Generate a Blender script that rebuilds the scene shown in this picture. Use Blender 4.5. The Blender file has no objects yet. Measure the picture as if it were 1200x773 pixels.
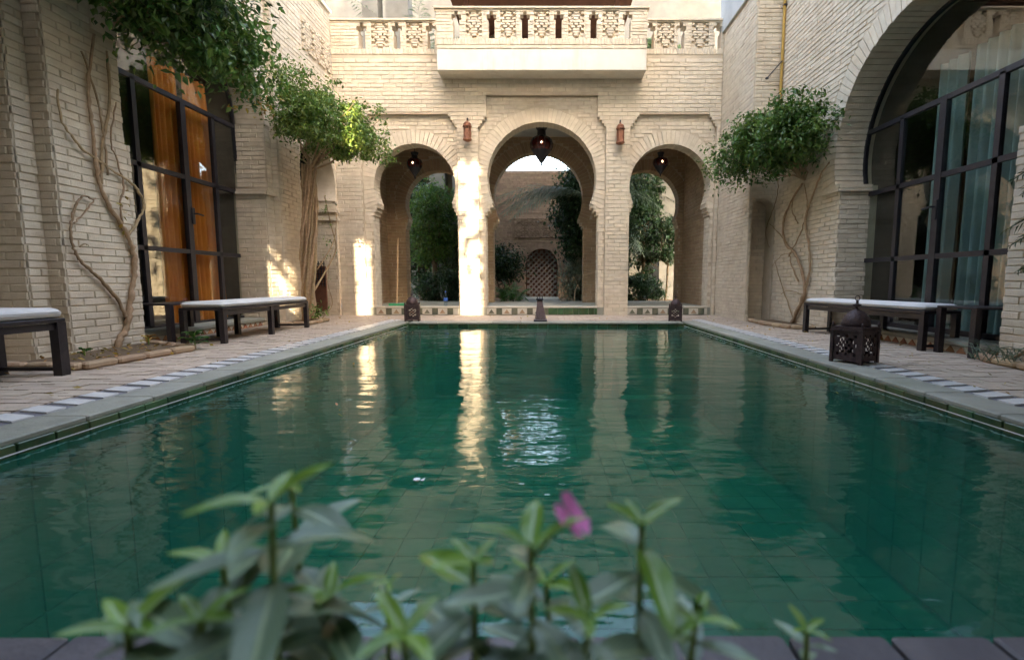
import bpy, math, random
from mathutils import Vector, Matrix, Euler
rnd = random.Random(7)
R = math.radians
PI = math.pi
sc = bpy.context.scene
col = sc.collection

# ------------------------------------------------------------------ camera, sky, sun, exposure
CAM = Vector((0, 0, .70))
cd = bpy.data.cameras.new('camera'); cam = bpy.data.objects.new('camera', cd); col.objects.link(cam)
cam.location = CAM; cam.rotation_euler = (R(90 - 5.8), 0, 0)
cd.sensor_width = 36; cd.lens = 16.8; cd.shift_x = -40 / 1200
cd.clip_start = .02; cd.clip_end = 500
cd.dof.use_dof = True; cd.dof.focus_distance = 7.5; cd.dof.aperture_fstop = 2.3
sc.camera = cam
SUN_DIR = Vector((-.35, 1, -.60)).normalized()          # the way the light travels
w = bpy.data.worlds.new('World'); sc.world = w; w.use_nodes = True
wn = w.node_tree.nodes; wl = w.node_tree.links
sky = wn.new('ShaderNodeTexSky'); sky.sky_type = 'NISHITA'; sky.sun_disc = False
sky.sun_elevation = math.asin(-SUN_DIR.z)
sky.sun_rotation = math.atan2(-SUN_DIR.x, -SUN_DIR.y)
sky.dust_density = 4.0; sky.air_density = 1.0; sky.ozone_density = .6
wl.new(sky.outputs[0], wn['Background'].inputs[0]); wn['Background'].inputs[1].default_value = .15
sd = bpy.data.lights.new('sun', 'SUN'); sd.energy = 2.0; sd.angle = R(.5); sd.color = (1, .9, .74)
so = bpy.data.objects.new('sun', sd); col.objects.link(so)
so.rotation_euler = SUN_DIR.to_track_quat('-Z', 'Y').to_euler()
vs = sc.view_settings; vs.view_transform = 'Standard'; vs.look = 'None'; vs.gamma = 1; vs.exposure = 4.1; vs.use_white_balance = True; vs.white_balance_temperature = 7700; vs.white_balance_tint = 10
sc.render.engine = 'CYCLES'
cy = sc.cycles; cy.max_bounces = 10; cy.diffuse_bounces = 5; cy.glossy_bounces = 4; cy.transparent_max_bounces = 16
cy.use_denoising = True; cy.caustics_reflective = False; cy.caustics_refractive = False; cy.sample_clamp_indirect = 6

# ------------------------------------------------------------------ materials
def mat(name, c1, c2=None, rough=.8, scale=4, bump=0, bscale=60, metal=0, spec=.5, island=0, c3=None, dscale=1.2, dirt=0, dirtcol=(.1, .08, .05), streak=0):
    m = bpy.data.materials.new(name); m.use_nodes = True
    n = m.node_tree.nodes; l = m.node_tree.links; b = n['Principled BSDF']
    b.inputs['Roughness'].default_value = rough; b.inputs['Metallic'].default_value = metal
    b.inputs['Specular IOR Level'].default_value = spec
    tc = n.new('ShaderNodeTexCoord'); geo = n.new('ShaderNodeNewGeometry')
    ns = n.new('ShaderNodeTexNoise'); ns.inputs['Scale'].default_value = scale; ns.inputs['Detail'].default_value = 6
    l.new(geo.outputs['Position'], ns.inputs['Vector'])
    rp = n.new('ShaderNodeValToRGB'); e = rp.color_ramp.elements
    e[0].position = .32; e[0].color = (*c1, 1); e[1].position = .68; e[1].color = (*(c2 or c1), 1)
    l.new(ns.outputs['Fac'], rp.inputs[0]); out = rp.outputs[0]
    if island:
        oi = n.new('ShaderNodeObjectInfo')
        ad = n.new('ShaderNodeMath'); ad.operation = 'ADD'
        l.new(geo.outputs['Random Per Island'], ad.inputs[0]); l.new(oi.outputs['Random'], ad.inputs[1])
        fr = n.new('ShaderNodeMath'); fr.operation = 'FRACT'; l.new(ad.outputs[0], fr.inputs[0])
        hv = n.new('ShaderNodeHueSaturation')
        mr = n.new('ShaderNodeMapRange'); mr.inputs[3].default_value = 1 - island; mr.inputs[4].default_value = 1 + island
        l.new(fr.outputs[0], mr.inputs[0]); l.new(mr.outputs[0], hv.inputs['Value'])
        mr2 = n.new('ShaderNodeMapRange'); mr2.inputs[3].default_value = .5 - island * .07; mr2.inputs[4].default_value = .5 + island * .07
        m7 = n.new('ShaderNodeMath'); m7.operation = 'MULTIPLY'; m7.inputs[1].default_value = 7.3
        f2 = n.new('ShaderNodeMath'); f2.operation = 'FRACT'; l.new(fr.outputs[0], m7.inputs[0]); l.new(m7.outputs[0], f2.inputs[0])
        l.new(f2.outputs[0], mr2.inputs[0]); l.new(mr2.outputs[0], hv.inputs['Hue'])
        l.new(out, hv.inputs['Color']); out = hv.outputs[0]
    if dirt:
        nd = n.new('ShaderNodeTexNoise'); nd.inputs['Scale'].default_value = dscale; nd.inputs['Detail'].default_value = 8; nd.inputs['Roughness'].default_value = .65
        l.new(geo.outputs['Position'], nd.inputs['Vector'])
        rd = n.new('ShaderNodeMapRange'); rd.inputs[1].default_value = .5; rd.inputs[2].default_value = .75; rd.inputs[4].default_value = dirt
        l.new(nd.outputs['Fac'], rd.inputs[0])
        mx = n.new('ShaderNodeMix'); mx.data_type = 'RGBA'; l.new(rd.outputs[0], mx.inputs[0])
        l.new(out, mx.inputs[6]); mx.inputs[7].default_value = (*dirtcol, 1); out = mx.outputs[2]
    if streak:
        mp = n.new('ShaderNodeMapping'); mp.inputs['Scale'].default_value = (3.5, 3.5, .45); l.new(geo.outputs['Position'], mp.inputs[0])
        ns2 = n.new('ShaderNodeTexNoise'); ns2.inputs['Scale'].default_value = 1; ns2.inputs['Detail'].default_value = 7; ns2.inputs['Roughness'].default_value = .7; l.new(mp.outputs[0], ns2.inputs['Vector'])
        r2 = n.new('ShaderNodeMapRange'); r2.inputs[1].default_value = .52; r2.inputs[2].default_value = .72; r2.inputs[4].default_value = streak; l.new(ns2.outputs['Fac'], r2.inputs[0])
        m2 = n.new('ShaderNodeMix'); m2.data_type = 'RGBA'; l.new(r2.outputs[0], m2.inputs[0]); l.new(out, m2.inputs[6]); m2.inputs[7].default_value = (.40, .33, .24, 1); out = m2.outputs[2]
    l.new(out, b.inputs['Base Color'])
    if bump:
        nb = n.new('ShaderNodeTexNoise'); nb.inputs['Scale'].default_value = bscale; nb.inputs['Detail'].default_value = 5
        l.new(geo.outputs['Position'], nb.inputs['Vector'])
        bp = n.new('ShaderNodeBump'); bp.inputs['Strength'].default_value = bump; bp.inputs['Distance'].default_value = .01
        l.new(nb.outputs['Fac'], bp.inputs['Height']); l.new(bp.outputs[0], b.inputs['Normal'])
    return m

def leafmat(name, c1, c2, rough=.45, island=.45, trans=.25):
    m = mat(name, c1, c2, rough, 3, island=island)
    n = m.node_tree.nodes; l = m.node_tree.links; b = n['Principled BSDF']
    tr = n.new('ShaderNodeBsdfTranslucent'); mx = n.new('ShaderNodeMixShader'); mx.inputs[0].default_value = trans
    src = b.inputs['Base Color'].links[0].from_socket
    l.new(src, tr.inputs[0]); l.new(b.outputs[0], mx.inputs[1]); l.new(tr.outputs[0], mx.inputs[2])
    l.new(mx.outputs[0], n['Material Output'].inputs[0])
    return m

def glassmat(name, tint, rough=.02, ior=1.5, bump=None, turbid=None):
    m = bpy.data.materials.new(name); m.use_nodes = True
    n = m.node_tree.nodes; l = m.node_tree.links; n.remove(n['Principled BSDF'])
    fr = n.new('ShaderNodeFresnel'); gq = n.new('ShaderNodeNewGeometry'); mi = n.new('ShaderNodeMapRange')
    mi.inputs[3].default_value = ior; mi.inputs[4].default_value = 1 / ior; l.new(gq.outputs['Backfacing'], mi.inputs[0]); l.new(mi.outputs[0], fr.inputs[0])
    gl = n.new('ShaderNodeBsdfGlossy'); gl.inputs['Roughness'].default_value = rough; gl.inputs['Color'].default_value = (1, 1, 1, 1)
    tr = n.new('ShaderNodeBsdfTransparent'); tr.inputs[0].default_value = (*tint, 1)
    body = tr
    if turbid:
        df = n.new('ShaderNodeBsdfDiffuse'); df.inputs[0].default_value = (*turbid[1], 1); body = n.new('ShaderNodeMixShader'); body.inputs[0].default_value = turbid[0]
        l.new(tr.outputs[0], body.inputs[1]); l.new(df.outputs[0], body.inputs[2])
    mx = n.new('ShaderNodeMixShader'); l.new(fr.outputs[0], mx.inputs[0]); l.new(body.outputs[0], mx.inputs[1]); l.new(gl.outputs[0], mx.inputs[2])
    l.new(mx.outputs[0], n['Material Output'].inputs[0])
    if bump:
        geo = n.new('ShaderNodeNewGeometry'); prev = None
        for sx, sy, st, dist in bump:
            mp = n.new('ShaderNodeMapping'); mp.inputs['Scale'].default_value = (sx, sy, 1); l.new(geo.outputs['Position'], mp.inputs[0])
            nz = n.new('ShaderNodeTexNoise'); nz.inputs['Scale'].default_value = 1; nz.inputs['Detail'].default_value = 2; l.new(mp.outputs[0], nz.inputs['Vector'])
            bp = n.new('ShaderNodeBump'); bp.inputs['Strength'].default_value = st; bp.inputs['Distance'].default_value = dist
            l.new(nz.outputs['Fac'], bp.inputs['Height'])
            if prev: l.new(prev.outputs[0], bp.inputs['Normal'])
            prev = bp
        l.new(prev.outputs[0], gl.inputs['Normal']); l.new(prev.outputs[0], fr.inputs['Normal'])
    return m

M = {}
M['brick'] = mat('whitewashed_brick', (.60, .50, .375), (.70, .605, .47), .9, 9, .6, 70, island=.055, dirt=.34, dirtcol=(.42, .27, .15), dscale=1.3, streak=.16)
M['mortar'] = mat('lime_mortar', (.50, .405, .295), (.60, .50, .375), .95, 6, .5, 90, dirt=.3, dirtcol=(.26, .17, .10))
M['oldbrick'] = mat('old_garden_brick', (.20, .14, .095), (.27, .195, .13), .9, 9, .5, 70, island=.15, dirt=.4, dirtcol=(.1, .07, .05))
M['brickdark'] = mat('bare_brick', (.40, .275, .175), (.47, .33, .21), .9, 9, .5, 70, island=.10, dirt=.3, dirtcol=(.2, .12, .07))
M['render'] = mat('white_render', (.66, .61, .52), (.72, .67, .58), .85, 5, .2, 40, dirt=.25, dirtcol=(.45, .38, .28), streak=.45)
M['shadegrey'] = mat('shade_darkened_grey_render', (.13, .13, .12), (.19, .19, .17), .9, 3, .2, 30, dirt=.4)  # render coloured darker to stand in for shade behind arcade and parapet
M['greyrender'] = mat('grey_render', (.42, .42, .40), (.50, .50, .47), .9, 3, .2, 30, dirt=.3)
M['paver'] = mat('deck_brick', (.44, .34, .26), (.54, .43, .33), .7, 8, .4, 60, island=.09, dirt=.35, dirtcol=(.25, .2, .15))
M['grout'] = mat('grout', (.28, .22, .16), (.36, .29, .22), .9, 8, .3)
M['coping'] = mat('grey_stone', (.24, .235, .19), (.34, .33, .27), .6, 6, .4, 50, island=.08, dirt=.7, dirtcol=(.12, .14, .07), dscale=3)
M['mosaic'] = mat('white_tile', (.60, .58, .55), (.70, .68, .64), .35, 8, .1, island=.06, dirt=.2)
M['mosaicgrey'] = mat('slate_tile', (.16, .15, .17), (.22, .21, .22), .4, 8, .1, island=.1)
M['greentile'] = mat('green_glazed_tile', (.022, .065, .028), (.06, .11, .045), .25, 7, .3, 30, island=.4, dirt=.8, dirtcol=(.13, .085, .035), dscale=5)
M['pooltile'] = mat('pool_tile', (.02, .19, .12), (.045, .33, .21), .5, 1.1, island=.10, dirt=.5, dirtcol=(.02, .15, .10))
M['poolgrout'] = mat('pool_grout', (.018, .15, .095), (.035, .26, .17), .7, 3)
M['terracotta'] = mat('terracotta', (.30, .13, .06), (.38, .18, .09), .7, 8, .2, island=.2)
M['creamtile'] = mat('cream_tile', (.52, .47, .38), (.60, .55, .45), .4, 8, .1, island=.05, dirt=.2)
M['darktile'] = mat('dark_green_tile', (.10, .11, .075), (.16, .15, .10), .3, 8, .1, island=.2)
M['redtile'] = mat('violet_clay_tile', (.065, .055, .058), (.10, .085, .085), .6, 8, .3, island=.15)
M['iron'] = mat('dark_painted_iron', (.012, .010, .014), (.022, .02, .026), .45, 12, .15, 80)
M['blackwood'] = mat('black_wood', (.014, .010, .012), (.028, .02, .022), .4, 14, .2, 50)
M['cushion'] = mat('white_cushion', (.62, .60, .57), (.70, .68, .65), .9, 5, .3, 150)
M['rust'] = mat('brown_lantern_metal', (.045, .026, .026), (.085, .05, .045), .55, 30, .5, 90, metal=.4)
M['copper'] = mat('weathered_copper', (.20, .075, .04), (.30, .13, .075), .5, 25, .3, 90, metal=.5)
M['redglass'] = mat('deep_red_glass', (.045, .006, .005), (.08, .014, .01), .12, 6, 0)
M['orange'] = mat('orange_curtain', (.62, .15, .012), (.74, .22, .02), .85, 3, .2, 200)
M['teal'] = mat('pale_teal_curtain', (.17, .25, .25), (.25, .34, .33), .9, 3, .2, 200)
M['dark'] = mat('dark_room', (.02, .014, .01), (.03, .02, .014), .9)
M['bark'] = mat('pale_vine_bark', (.30, .20, .11), (.42, .29, .17), .9, 25, .8, 60, island=.15)
M['darkbark'] = mat('dark_bark', (.09, .06, .035), (.14, .10, .06), .95, 20, .8, 40)
M['soil'] = mat('dry_soil', (.10, .065, .035), (.17, .11, .06), .95, 14, 1, 40)
M['kerb'] = mat('clay_kerb', (.34, .22, .13), (.44, .31, .19), .85, 10, .5, 40, island=.12, dirt=.4)
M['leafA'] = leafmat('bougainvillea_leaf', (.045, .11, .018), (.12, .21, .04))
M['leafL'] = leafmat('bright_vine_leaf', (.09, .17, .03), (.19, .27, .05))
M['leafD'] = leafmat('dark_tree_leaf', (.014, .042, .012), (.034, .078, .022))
M['leafG'] = leafmat('glossy_green_leaf', (.03, .11, .02), (.07, .18, .03), .35)
M['leafP'] = leafmat('grey_palm_leaf', (.12, .18, .12), (.20, .25, .16), .5, .25)
M['leafY'] = leafmat('yellow_dry_leaf', (.35, .2, .03), (.45, .30, .05))
M['yellow'] = mat('ochre_pipe', (.42, .24, .04), (.50, .30, .06), .6, 8)
M['door'] = mat('grey_brown_wood', (.20, .16, .14), (.28, .23, .20), .8, 10, .3)
M['woodred'] = mat('red_brown_wood', (.12, .045, .025), (.18, .07, .035), .7, 10, .3)
M['greenplastic'] = mat('green_plastic', (.02, .30, .12), (.03, .36, .15), .4)
M['stick'] = mat('pale_wood_stick', (.40, .25, .13), (.48, .32, .18), .6)
M['pink'] = leafmat('pink_petal', (.85, .22, .52), (.92, .34, .64), .5, .05, .4)
M['stem'] = mat('green_stem', (.20, .30, .07), (.28, .38, .10), .5, 30)
M['petal'] = mat('white_petal', (.8, .8, .78), (.8, .8, .78), .6)
M['pane'] = glassmat('window_glass', (.88, .92, .90), .01, 1.52)
M['bottle'] = glassmat('bottle_plastic', (.80, .88, .95), .08, 1.5)
M['bluecap'] = mat('blue_plastic', (.05, .15, .5), (.05, .15, .5), .4)
M['water'] = glassmat('pool_water', (.11, .54, .42), .015, 1.33, [(1.3, 2.4, .5, .03), (4, 9, .45, .011), (14, 30, .3, .003)], turbid=(.28, (.006, .155, .108)))

# ------------------------------------------------------------------ mesh builder and object helpers
class MB:
    def __init__(s): s.v = []; s.f = []
    def add(s, vs, fs):
        k = len(s.v); s.v.extend(vs); s.f.extend([tuple(i + k for i in f) for f in fs]); return s
    def hexa(s, p):       # 8 points: bottom ring 0-3, top ring 4-7
        return s.add(p, [(0, 3, 2, 1), (4, 5, 6, 7), (0, 1, 5, 4), (1, 2, 6, 5), (2, 3, 7, 6), (3, 0, 4, 7)])
    def box(s, c, d, rz=0, rot=None, taper=1):
        x, y, z = d[0] / 2, d[1] / 2, d[2] / 2
        pts = [(-x, -y, -z), (x, -y, -z), (x, y, -z), (-x, y, -z), (-x * taper, -y * taper, z), (x * taper, -y * taper, z), (x * taper, y * taper, z), (-x * taper, y * taper, z)]
        m = (rot.to_matrix() if rot else Matrix.Rotation(rz, 3, 'Z')); c = Vector(c)
        return s.hexa([tuple(m @ Vector(p) + c) for p in pts])
    def bbox(s, c, d, b, rz=0):   # box with bevelled edges (chamfer b)
        m = Matrix.Rotation(rz, 3, 'Z'); c = Vector(c); x, y, z = d[0] / 2, d[1] / 2, d[2] / 2
        rings = []
        for (zz, i) in ((-z, b), (-z + b, 0), (z - b, 0), (z, b)):
            X, Y = x - i, y - i; q = b * .999
            rings.append([(-X + q, -Y, zz), (X - q, -Y, zz), (X, -Y + q, zz), (X, Y - q, zz), (X - q, Y, zz), (-X + q, Y, zz), (-X, Y - q, zz), (-X, -Y + q, zz)])
        vs = [tuple(m @ Vector(p) + c) for r in rings for p in r]; fs = [tuple(range(7, -1, -1)), tuple(range(24, 32))]
        for k in range(3):
            for i in range(8): j = (i + 1) % 8; fs.append((k * 8 + i, k * 8 + j, k * 8 + 8 + j, k * 8 + 8 + i))
        return s.add(vs, fs)
    def tube(s, pts, r, seg=6, caps=True):
        pts = [Vector(p) for p in pts]; n = len(pts)
        if n < 2: return s
        rs = r if isinstance(r, (list, tuple)) else [r] * n
        vs = []; ref = None
        for i, p in enumerate(pts):
            t = (pts[min(i + 1, n - 1)] - pts[max(i - 1, 0)]).normalized()
            if ref is None: ref = t.orthogonal().normalized()
            a = (ref - t * ref.dot(t)); a = a.normalized() if a.length > 1e-6 else t.orthogonal().normalized(); ref = a; b = t.cross(a)
            for k in range(seg):
                q = 2 * PI * k / seg; vs.append(tuple(p + (a * math.cos(q) + b * math.sin(q)) * rs[i]))
        fs = [(i * seg + k, i * seg + (k + 1) % seg, (i + 1) * seg + (k + 1) % seg, (i + 1) * seg + k) for i in range(n - 1) for k in range(seg)]
        if caps: fs += [tuple(range(seg - 1, -1, -1)), tuple(range((n - 1) * seg, n * seg))]
        return s.add(vs, fs)
    def lathe(s, prof, c=(0, 0, 0), seg=16, rz=0):
        vs = [(c[0] + r * math.cos(2 * PI * k / seg + rz), c[1] + r * math.sin(2 * PI * k / seg + rz), c[2] + z) for r, z in prof for k in range(seg)]
        n = len(prof)
        fs = [(i * seg + k, i * seg + (k + 1) % seg, (i + 1) * seg + (k + 1) % seg, (i + 1) * seg + k) for i in range(n - 1) for k in range(seg)]
        fs += [tuple(range(seg - 1, -1, -1)), tuple(range((n - 1) * seg, n * seg))]
        return s.add(vs, fs)
    def prism(s, poly, fn, h):    # poly of (a, b); fn(a, b, h) -> point
        n = len(poly); vs = [tuple(fn(a, b, 0)) for a, b in poly] + [tuple(fn(a, b, h)) for a, b in poly]
        return s.add(vs, [tuple(range(n - 1, -1, -1)), tuple(range(n, 2 * n))] + [(i, (i + 1) % n, n + (i + 1) % n, n + i) for i in range(n)])
    def build(s, name, m, parent=None, kind=None, smooth=False, loc=None):
        me = bpy.data.meshes.new(name); me.from_pydata(s.v, [], s.f); me.validate(); me.update()
        me.materials.append(m)
        if smooth: me.polygons.foreach_set('use_smooth', [True] * len(me.polygons))
        o = bpy.data.objects.new(name, me); col.objects.link(o)
        if loc: o.location = loc
        if parent: setp(o, parent)
        if kind: o['kind'] = kind
        return o

def wpos(o):
    p = Vector(o.location)
    return p if o.parent is None else p + wpos(o.parent)
def setp(o, parent):            # parts are modelled in world space: keep them where they are
    o.location = Vector(o.location) - wpos(parent); o.parent = parent
def thing(name, label, cat, loc=(0, 0, 0), group=None):
    o = bpy.data.objects.new(name, None); o.empty_display_size = .2; col.objects.link(o); o.location = loc
    return tag(o, label, cat, group)
def tag(o, label, cat, group=None):
    o['label'] = label; o['category'] = cat
    if group: o['group'] = group
    return o
def struct(mb, name, m, **k): return mb.build(name, m, kind='structure', **k)
def empty_struct(name, loc=(0, 0, 0)):
    o = bpy.data.objects.new(name, None); col.objects.link(o); o.location = loc; o['kind'] = 'structure'; return o
def part_empty(name, parent, loc=(0, 0, 0)):
    o = bpy.data.objects.new(name, None); col.objects.link(o); o.location = loc; setp(o, parent); return o

def inview(p, mrg=1.05):
    d = Vector(p) - CAM; th = R(5.8)
    f = d.y * math.cos(th) - d.z * math.sin(th); v = d.y * math.sin(th) + d.z * math.cos(th)
    if f < .05: return False
    return -640 * mrg < 560 * d.x / f < 560 * mrg and -387 * mrg < 560 * v / f < 387 * mrg

# ------------------------------------------------------------------ walls with arches, laid in bricks
class Frame:
    def __init__(s, O, U, N): s.O = Vector(O); s.U = Vector(U); s.N = Vector(N)
    def p(s, u, z, n=0): return s.O + s.U * u + s.N * n + Vector((0, 0, z))
class Arch:
    def __init__(s, uc, w0, zi, zc, Rr, zb=-1, steps=0, ring=.27, stilt=False):
        s.uc, s.w0, s.zi, s.zc, s.R, s.zb, s.steps, s.ring, s.stilt = uc, w0, zi, zc, Rr, zb, steps, ring, stilt
        s.wn = math.sqrt(max(.0001, Rr * Rr - (zi - zc) ** 2))
    def half(s, z):
        if z < s.zb or z > s.zc + s.R: return None
        if z < s.zi:
            if s.steps:
                k = (z - (s.zi - s.steps * .078)) / .078
                if k > 0: return s.w0 + (s.wn - s.w0) * (math.floor(k) + 1) / (s.steps + .0)
            return s.w0
        if s.stilt and z < s.zc: return s.R
        return math.sqrt(max(0, s.R ** 2 - (z - s.zc) ** 2))
    def span(s, z):
        h = s.half(z); return None if h is None else (s.uc - h, s.uc + h)
    def span_ring(s, z):        # opening plus the voussoir ring
        if z < s.zi or s.ring == 0: return s.span(z)
        if s.stilt and z < s.zc: return s.span(z)
        q = (s.R + s.ring) ** 2 - (z - s.zc) ** 2
        if q <= 0: return None
        return (s.uc - math.sqrt(q), s.uc + math.sqrt(q))
    def levels(s):
        L = [s.zb, s.zi] + [s.zi - .078 * k for k in range(1, s.steps + 1)]
        a0 = 0 if s.stilt else math.asin(max(-1, min(1, (s.zi - s.zc) / s.R)))
        return L + [s.zc + s.R * math.sin(a0 + (PI / 2 - a0) * k / 22) for k in range(23)]
class Panel:                    # rectangular recess with stepped (corbelled) upper corners
    ring = 0; hole = True
    def __init__(s, ul, ur, zb, zt, zs=None, il=0, ir=0): s.ul, s.ur, s.zb, s.zt, s.zs, s.il, s.ir = ul, ur, zb, zt, zs, il, ir
    def span(s, z):
        if z < s.zb or z > s.zt: return None
        k = 0
        if s.zs is not None and z > s.zs: k = min(4, math.floor((z - s.zs) / .06) + 1) / 4
        return (s.ul + s.il * k, s.ur - s.ir * k)
    span_ring = span
    def levels(s): return [s.zb, s.zt] + ([s.zs + .06 * i for i in range(4)] if s.zs is not None else [])
def intervals(u0, u1, z, ops, ring=False):
    iv = [(u0, u1)]
    for o in ops:
        sp = (o.span_ring if ring else o.span)(z)
        if not sp: continue
        out = []
        for a, b in iv:
            if sp[1] <= a or sp[0] >= b: out.append((a, b)); continue
            if sp[0] > a: out.append((a, sp[0]))
            if sp[1] < b: out.append((sp[1], b))
        iv = out
    return iv
def wall_body(mb, fr, u0, u1, z0, z1, ops, thick, n1=0):
    L = sorted({round(z, 5) for z in [z0, z1] + [q for o in ops for q in o.levels()] if z0 <= z <= z1})
    e = 1e-4
    for za, zb in zip(L, L[1:]):
        if zb - za < 2e-4: continue
        A = intervals(u0, u1, za + e, ops); B = intervals(u0, u1, zb - e, ops)
        if len(A) != len(B): A = B = intervals(u0, u1, (za + zb) / 2, ops)
        for (a0, a1), (b0, b1) in zip(A, B):
            mb.hexa([tuple(fr.p(*q)) for q in ((a0, za, n1), (a1, za, n1), (a1, za, n1 - thick), (a0, za, n1 - thick), (b0, zb, n1), (b1, zb, n1), (b1, zb, n1 - thick), (b0, zb, n1 - thick))])
    return mb
PITCH = .078
def lay(fr, u0, u1, z0, z1, ops=(), L=.25, pitch=None, joint=.009, n=0, skip=None):
    out = []; row = 0; z = z0; pitch = pitch or PITCH
    while z + pitch * .5 < z1:
        zt = min(z + pitch, z1) - joint * .75
        iv = intervals(u0, u1, z + .004, ops, True)
        for zz in ((z + zt) / 2, zt - .004):
            jv = intervals(u0, u1, zz, ops, True)
            iv = [(max(a, c), min(b, d)) for a, b in iv for c, d in jv if min(b, d) - max(a, c) > .03]
        off = (L / 2 if row % 2 else 0) + rnd.uniform(-.02, .02)
        for a, b in iv:
            k = math.floor((a - u0 - off) / L); u = u0 + off + k * L
            while u < b:
                ua = max(a, u); ub = min(b, u + L + rnd.uniform(-.012, .012)) - (joint if u + L < b else 0)
                if ub - ua > .035 and not (skip and skip((ua + ub) / 2, (z + zt) / 2)):
                    out.append((fr, ua, ub, z + rnd.uniform(-.003, .002), zt + rnd.uniform(-.003, .002), n, rnd.uniform(.006, .014), rnd.uniform(-.003, .003)))
                u += L
        z += pitch; row += 1
    return out
def brick_pts(b):
    fr, ua, ub, za, zb, n, pr, tl = b; c = .006
    q = [(ua, za + tl), (ub, za - tl), (ub, zb - tl), (ua, zb + tl)]
    qi = [(ua + c, za + c + tl), (ub - c, za + c - tl), (ub - c, zb - c - tl), (ua + c, zb - c + tl)]
    return [tuple(fr.p(u, z, n - .01)) for u, z in q] + [tuple(fr.p(u, z, n + pr - c)) for u, z in q] + [tuple(fr.p(u, z, n + pr)) for u, z in qi]
BF = [(0, 1, 5, 4), (1, 2, 6, 5), (2, 3, 7, 6), (3, 0, 4, 7), (4, 5, 9, 8), (5, 6, 10, 9), (6, 7, 11, 10), (7, 4, 8, 11), (8, 9, 10, 11)]
UNIT = {}
def unit_brick(fr, m):          # shared brick mesh for one facing: 1 x 1 cell in u and z, 1 in n, so alike bricks share data
    key = (tuple(fr.U), tuple(fr.N), m.name, rnd.randrange(4))
    if key not in UNIT:
        f0 = Frame((0, 0, 0), fr.U, fr.N); t = rnd.uniform(-.03, .03)
        cu, cz = .024, .09
        q = [(-.5, -.5 + t), (.5, -.5 - t), (.5, .5 - t), (-.5, .5 + t)]; qi = [(-.5 + cu, -.5 + cz + t), (.5 - cu, -.5 + cz - t), (.5 - cu, .5 - cz - t), (-.5 + cu, .5 - cz + t)]
        vs = [tuple(f0.p(u, z, -.8)) for u, z in q] + [tuple(f0.p(u, z, .5)) for u, z in q] + [tuple(f0.p(u, z, 1)) for u, z in qi]
        me = bpy.data.meshes.new('brick'); me.from_pydata(vs, [], BF); me.update(); me.materials.append(m); UNIT[key] = me
    return UNIT[key]
def put_bricks(bricks, parent, m, most=300, name='brick', stuff='brickwork'):
    def score(b):
        c = b[0].p((b[1] + b[2]) / 2, (b[3] + b[4]) / 2, b[5])
        if not inview(c): return -1
        d = c - CAM; return (b[2] - b[1]) * (b[4] - b[3]) * max(.02, abs(d.normalized().dot(b[0].N))) / d.length_squared
    s = sorted(bricks, key=score, reverse=True); near = [b for b in s[:most] if score(b) > 0]; rest = s[len(near):]
    for fr, ua, ub, za, zb, n, pr, tl in near:
        o = bpy.data.objects.new(name, unit_brick(fr, m)); col.objects.link(o)
        o.location = fr.p((ua + ub) / 2, (za + zb) / 2, n)
        sv = [abs(fr.U[i]) * (ub - ua) + abs(fr.N[i]) * pr for i in range(3)]; sv[2] = zb - za
        o.scale = sv; setp(o, parent)
    mb = MB()
    for b in rest: mb.add(brick_pts(b), BF)
    if rest: mb.build(stuff, m, parent, kind='stuff')
def voussoirs(fr, A, parent, m, thick=.3, n1=.0, objs=True, count=None, ring=None):
    ring = ring or A.ring - .012
    a0 = 0 if A.stilt else math.asin(max(-1, min(1, (A.zi - A.zc) / A.R))); a1 = PI - a0
    N = count or int((a1 - a0) * (A.R + ring * .3) / .082); mb = MB()
    for k in range(N):
        ta = a0 + (a1 - a0) * k / N; tb = a0 + (a1 - a0) * (k + 1) / N; g = .005 / A.R; ta += g; tb -= g
        ri = A.R - .012 + rnd.uniform(-.003, .003); ro = A.R + ring + rnd.uniform(-.015, .01); pr = n1 + rnd.uniform(.008, .018)
        pts = [(ri, ta), (ro, ta), (ro, tb), (ri, tb)]
        P = [tuple(fr.p(A.uc + r * math.cos(t), A.zc + r * math.sin(t), n)) for n in (pr, n1 - thick) for r, t in pts]
        t_ = MB() if objs else mb
        t_.hexa(P)
        if objs:
            c = Vector(P[0]); t_.v = [tuple(Vector(v) - c) for v in t_.v]; t_.build('voussoir', m, parent, loc=c)
    if not objs: mb.build('voussoir_ring', m, parent, kind='stuff')

def relief_panel(fr, uc, z0, wd, rows, n, mb, ph=.049):   # stepped lozenge relief of short bricks
    pats = [(.0, .34, .66, 1), (.0, .22, .36, .64, .78, 1), (.28, .72), (.0, .18, .30, .70, .82, 1), (.16, .44, .56, .84), (.0, .30, .38, .62, .70, 1), (.10, .90), (.0, .26, .34, .66, .74, 1), (.24, .76), (.0, .2, .34, .66, .8, 1)]
    for r in range(rows):
        q = pats[r % len(pats)]
        for a, b in zip(q[::2], q[1::2]):
            mb.add(*[brick_pts((fr, uc - wd / 2 + a * wd, uc - wd / 2 + b * wd, z0 + r * ph, z0 + (r + 1) * ph - .008, n, .045 + rnd.uniform(0, .008), 0)), BF])

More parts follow.
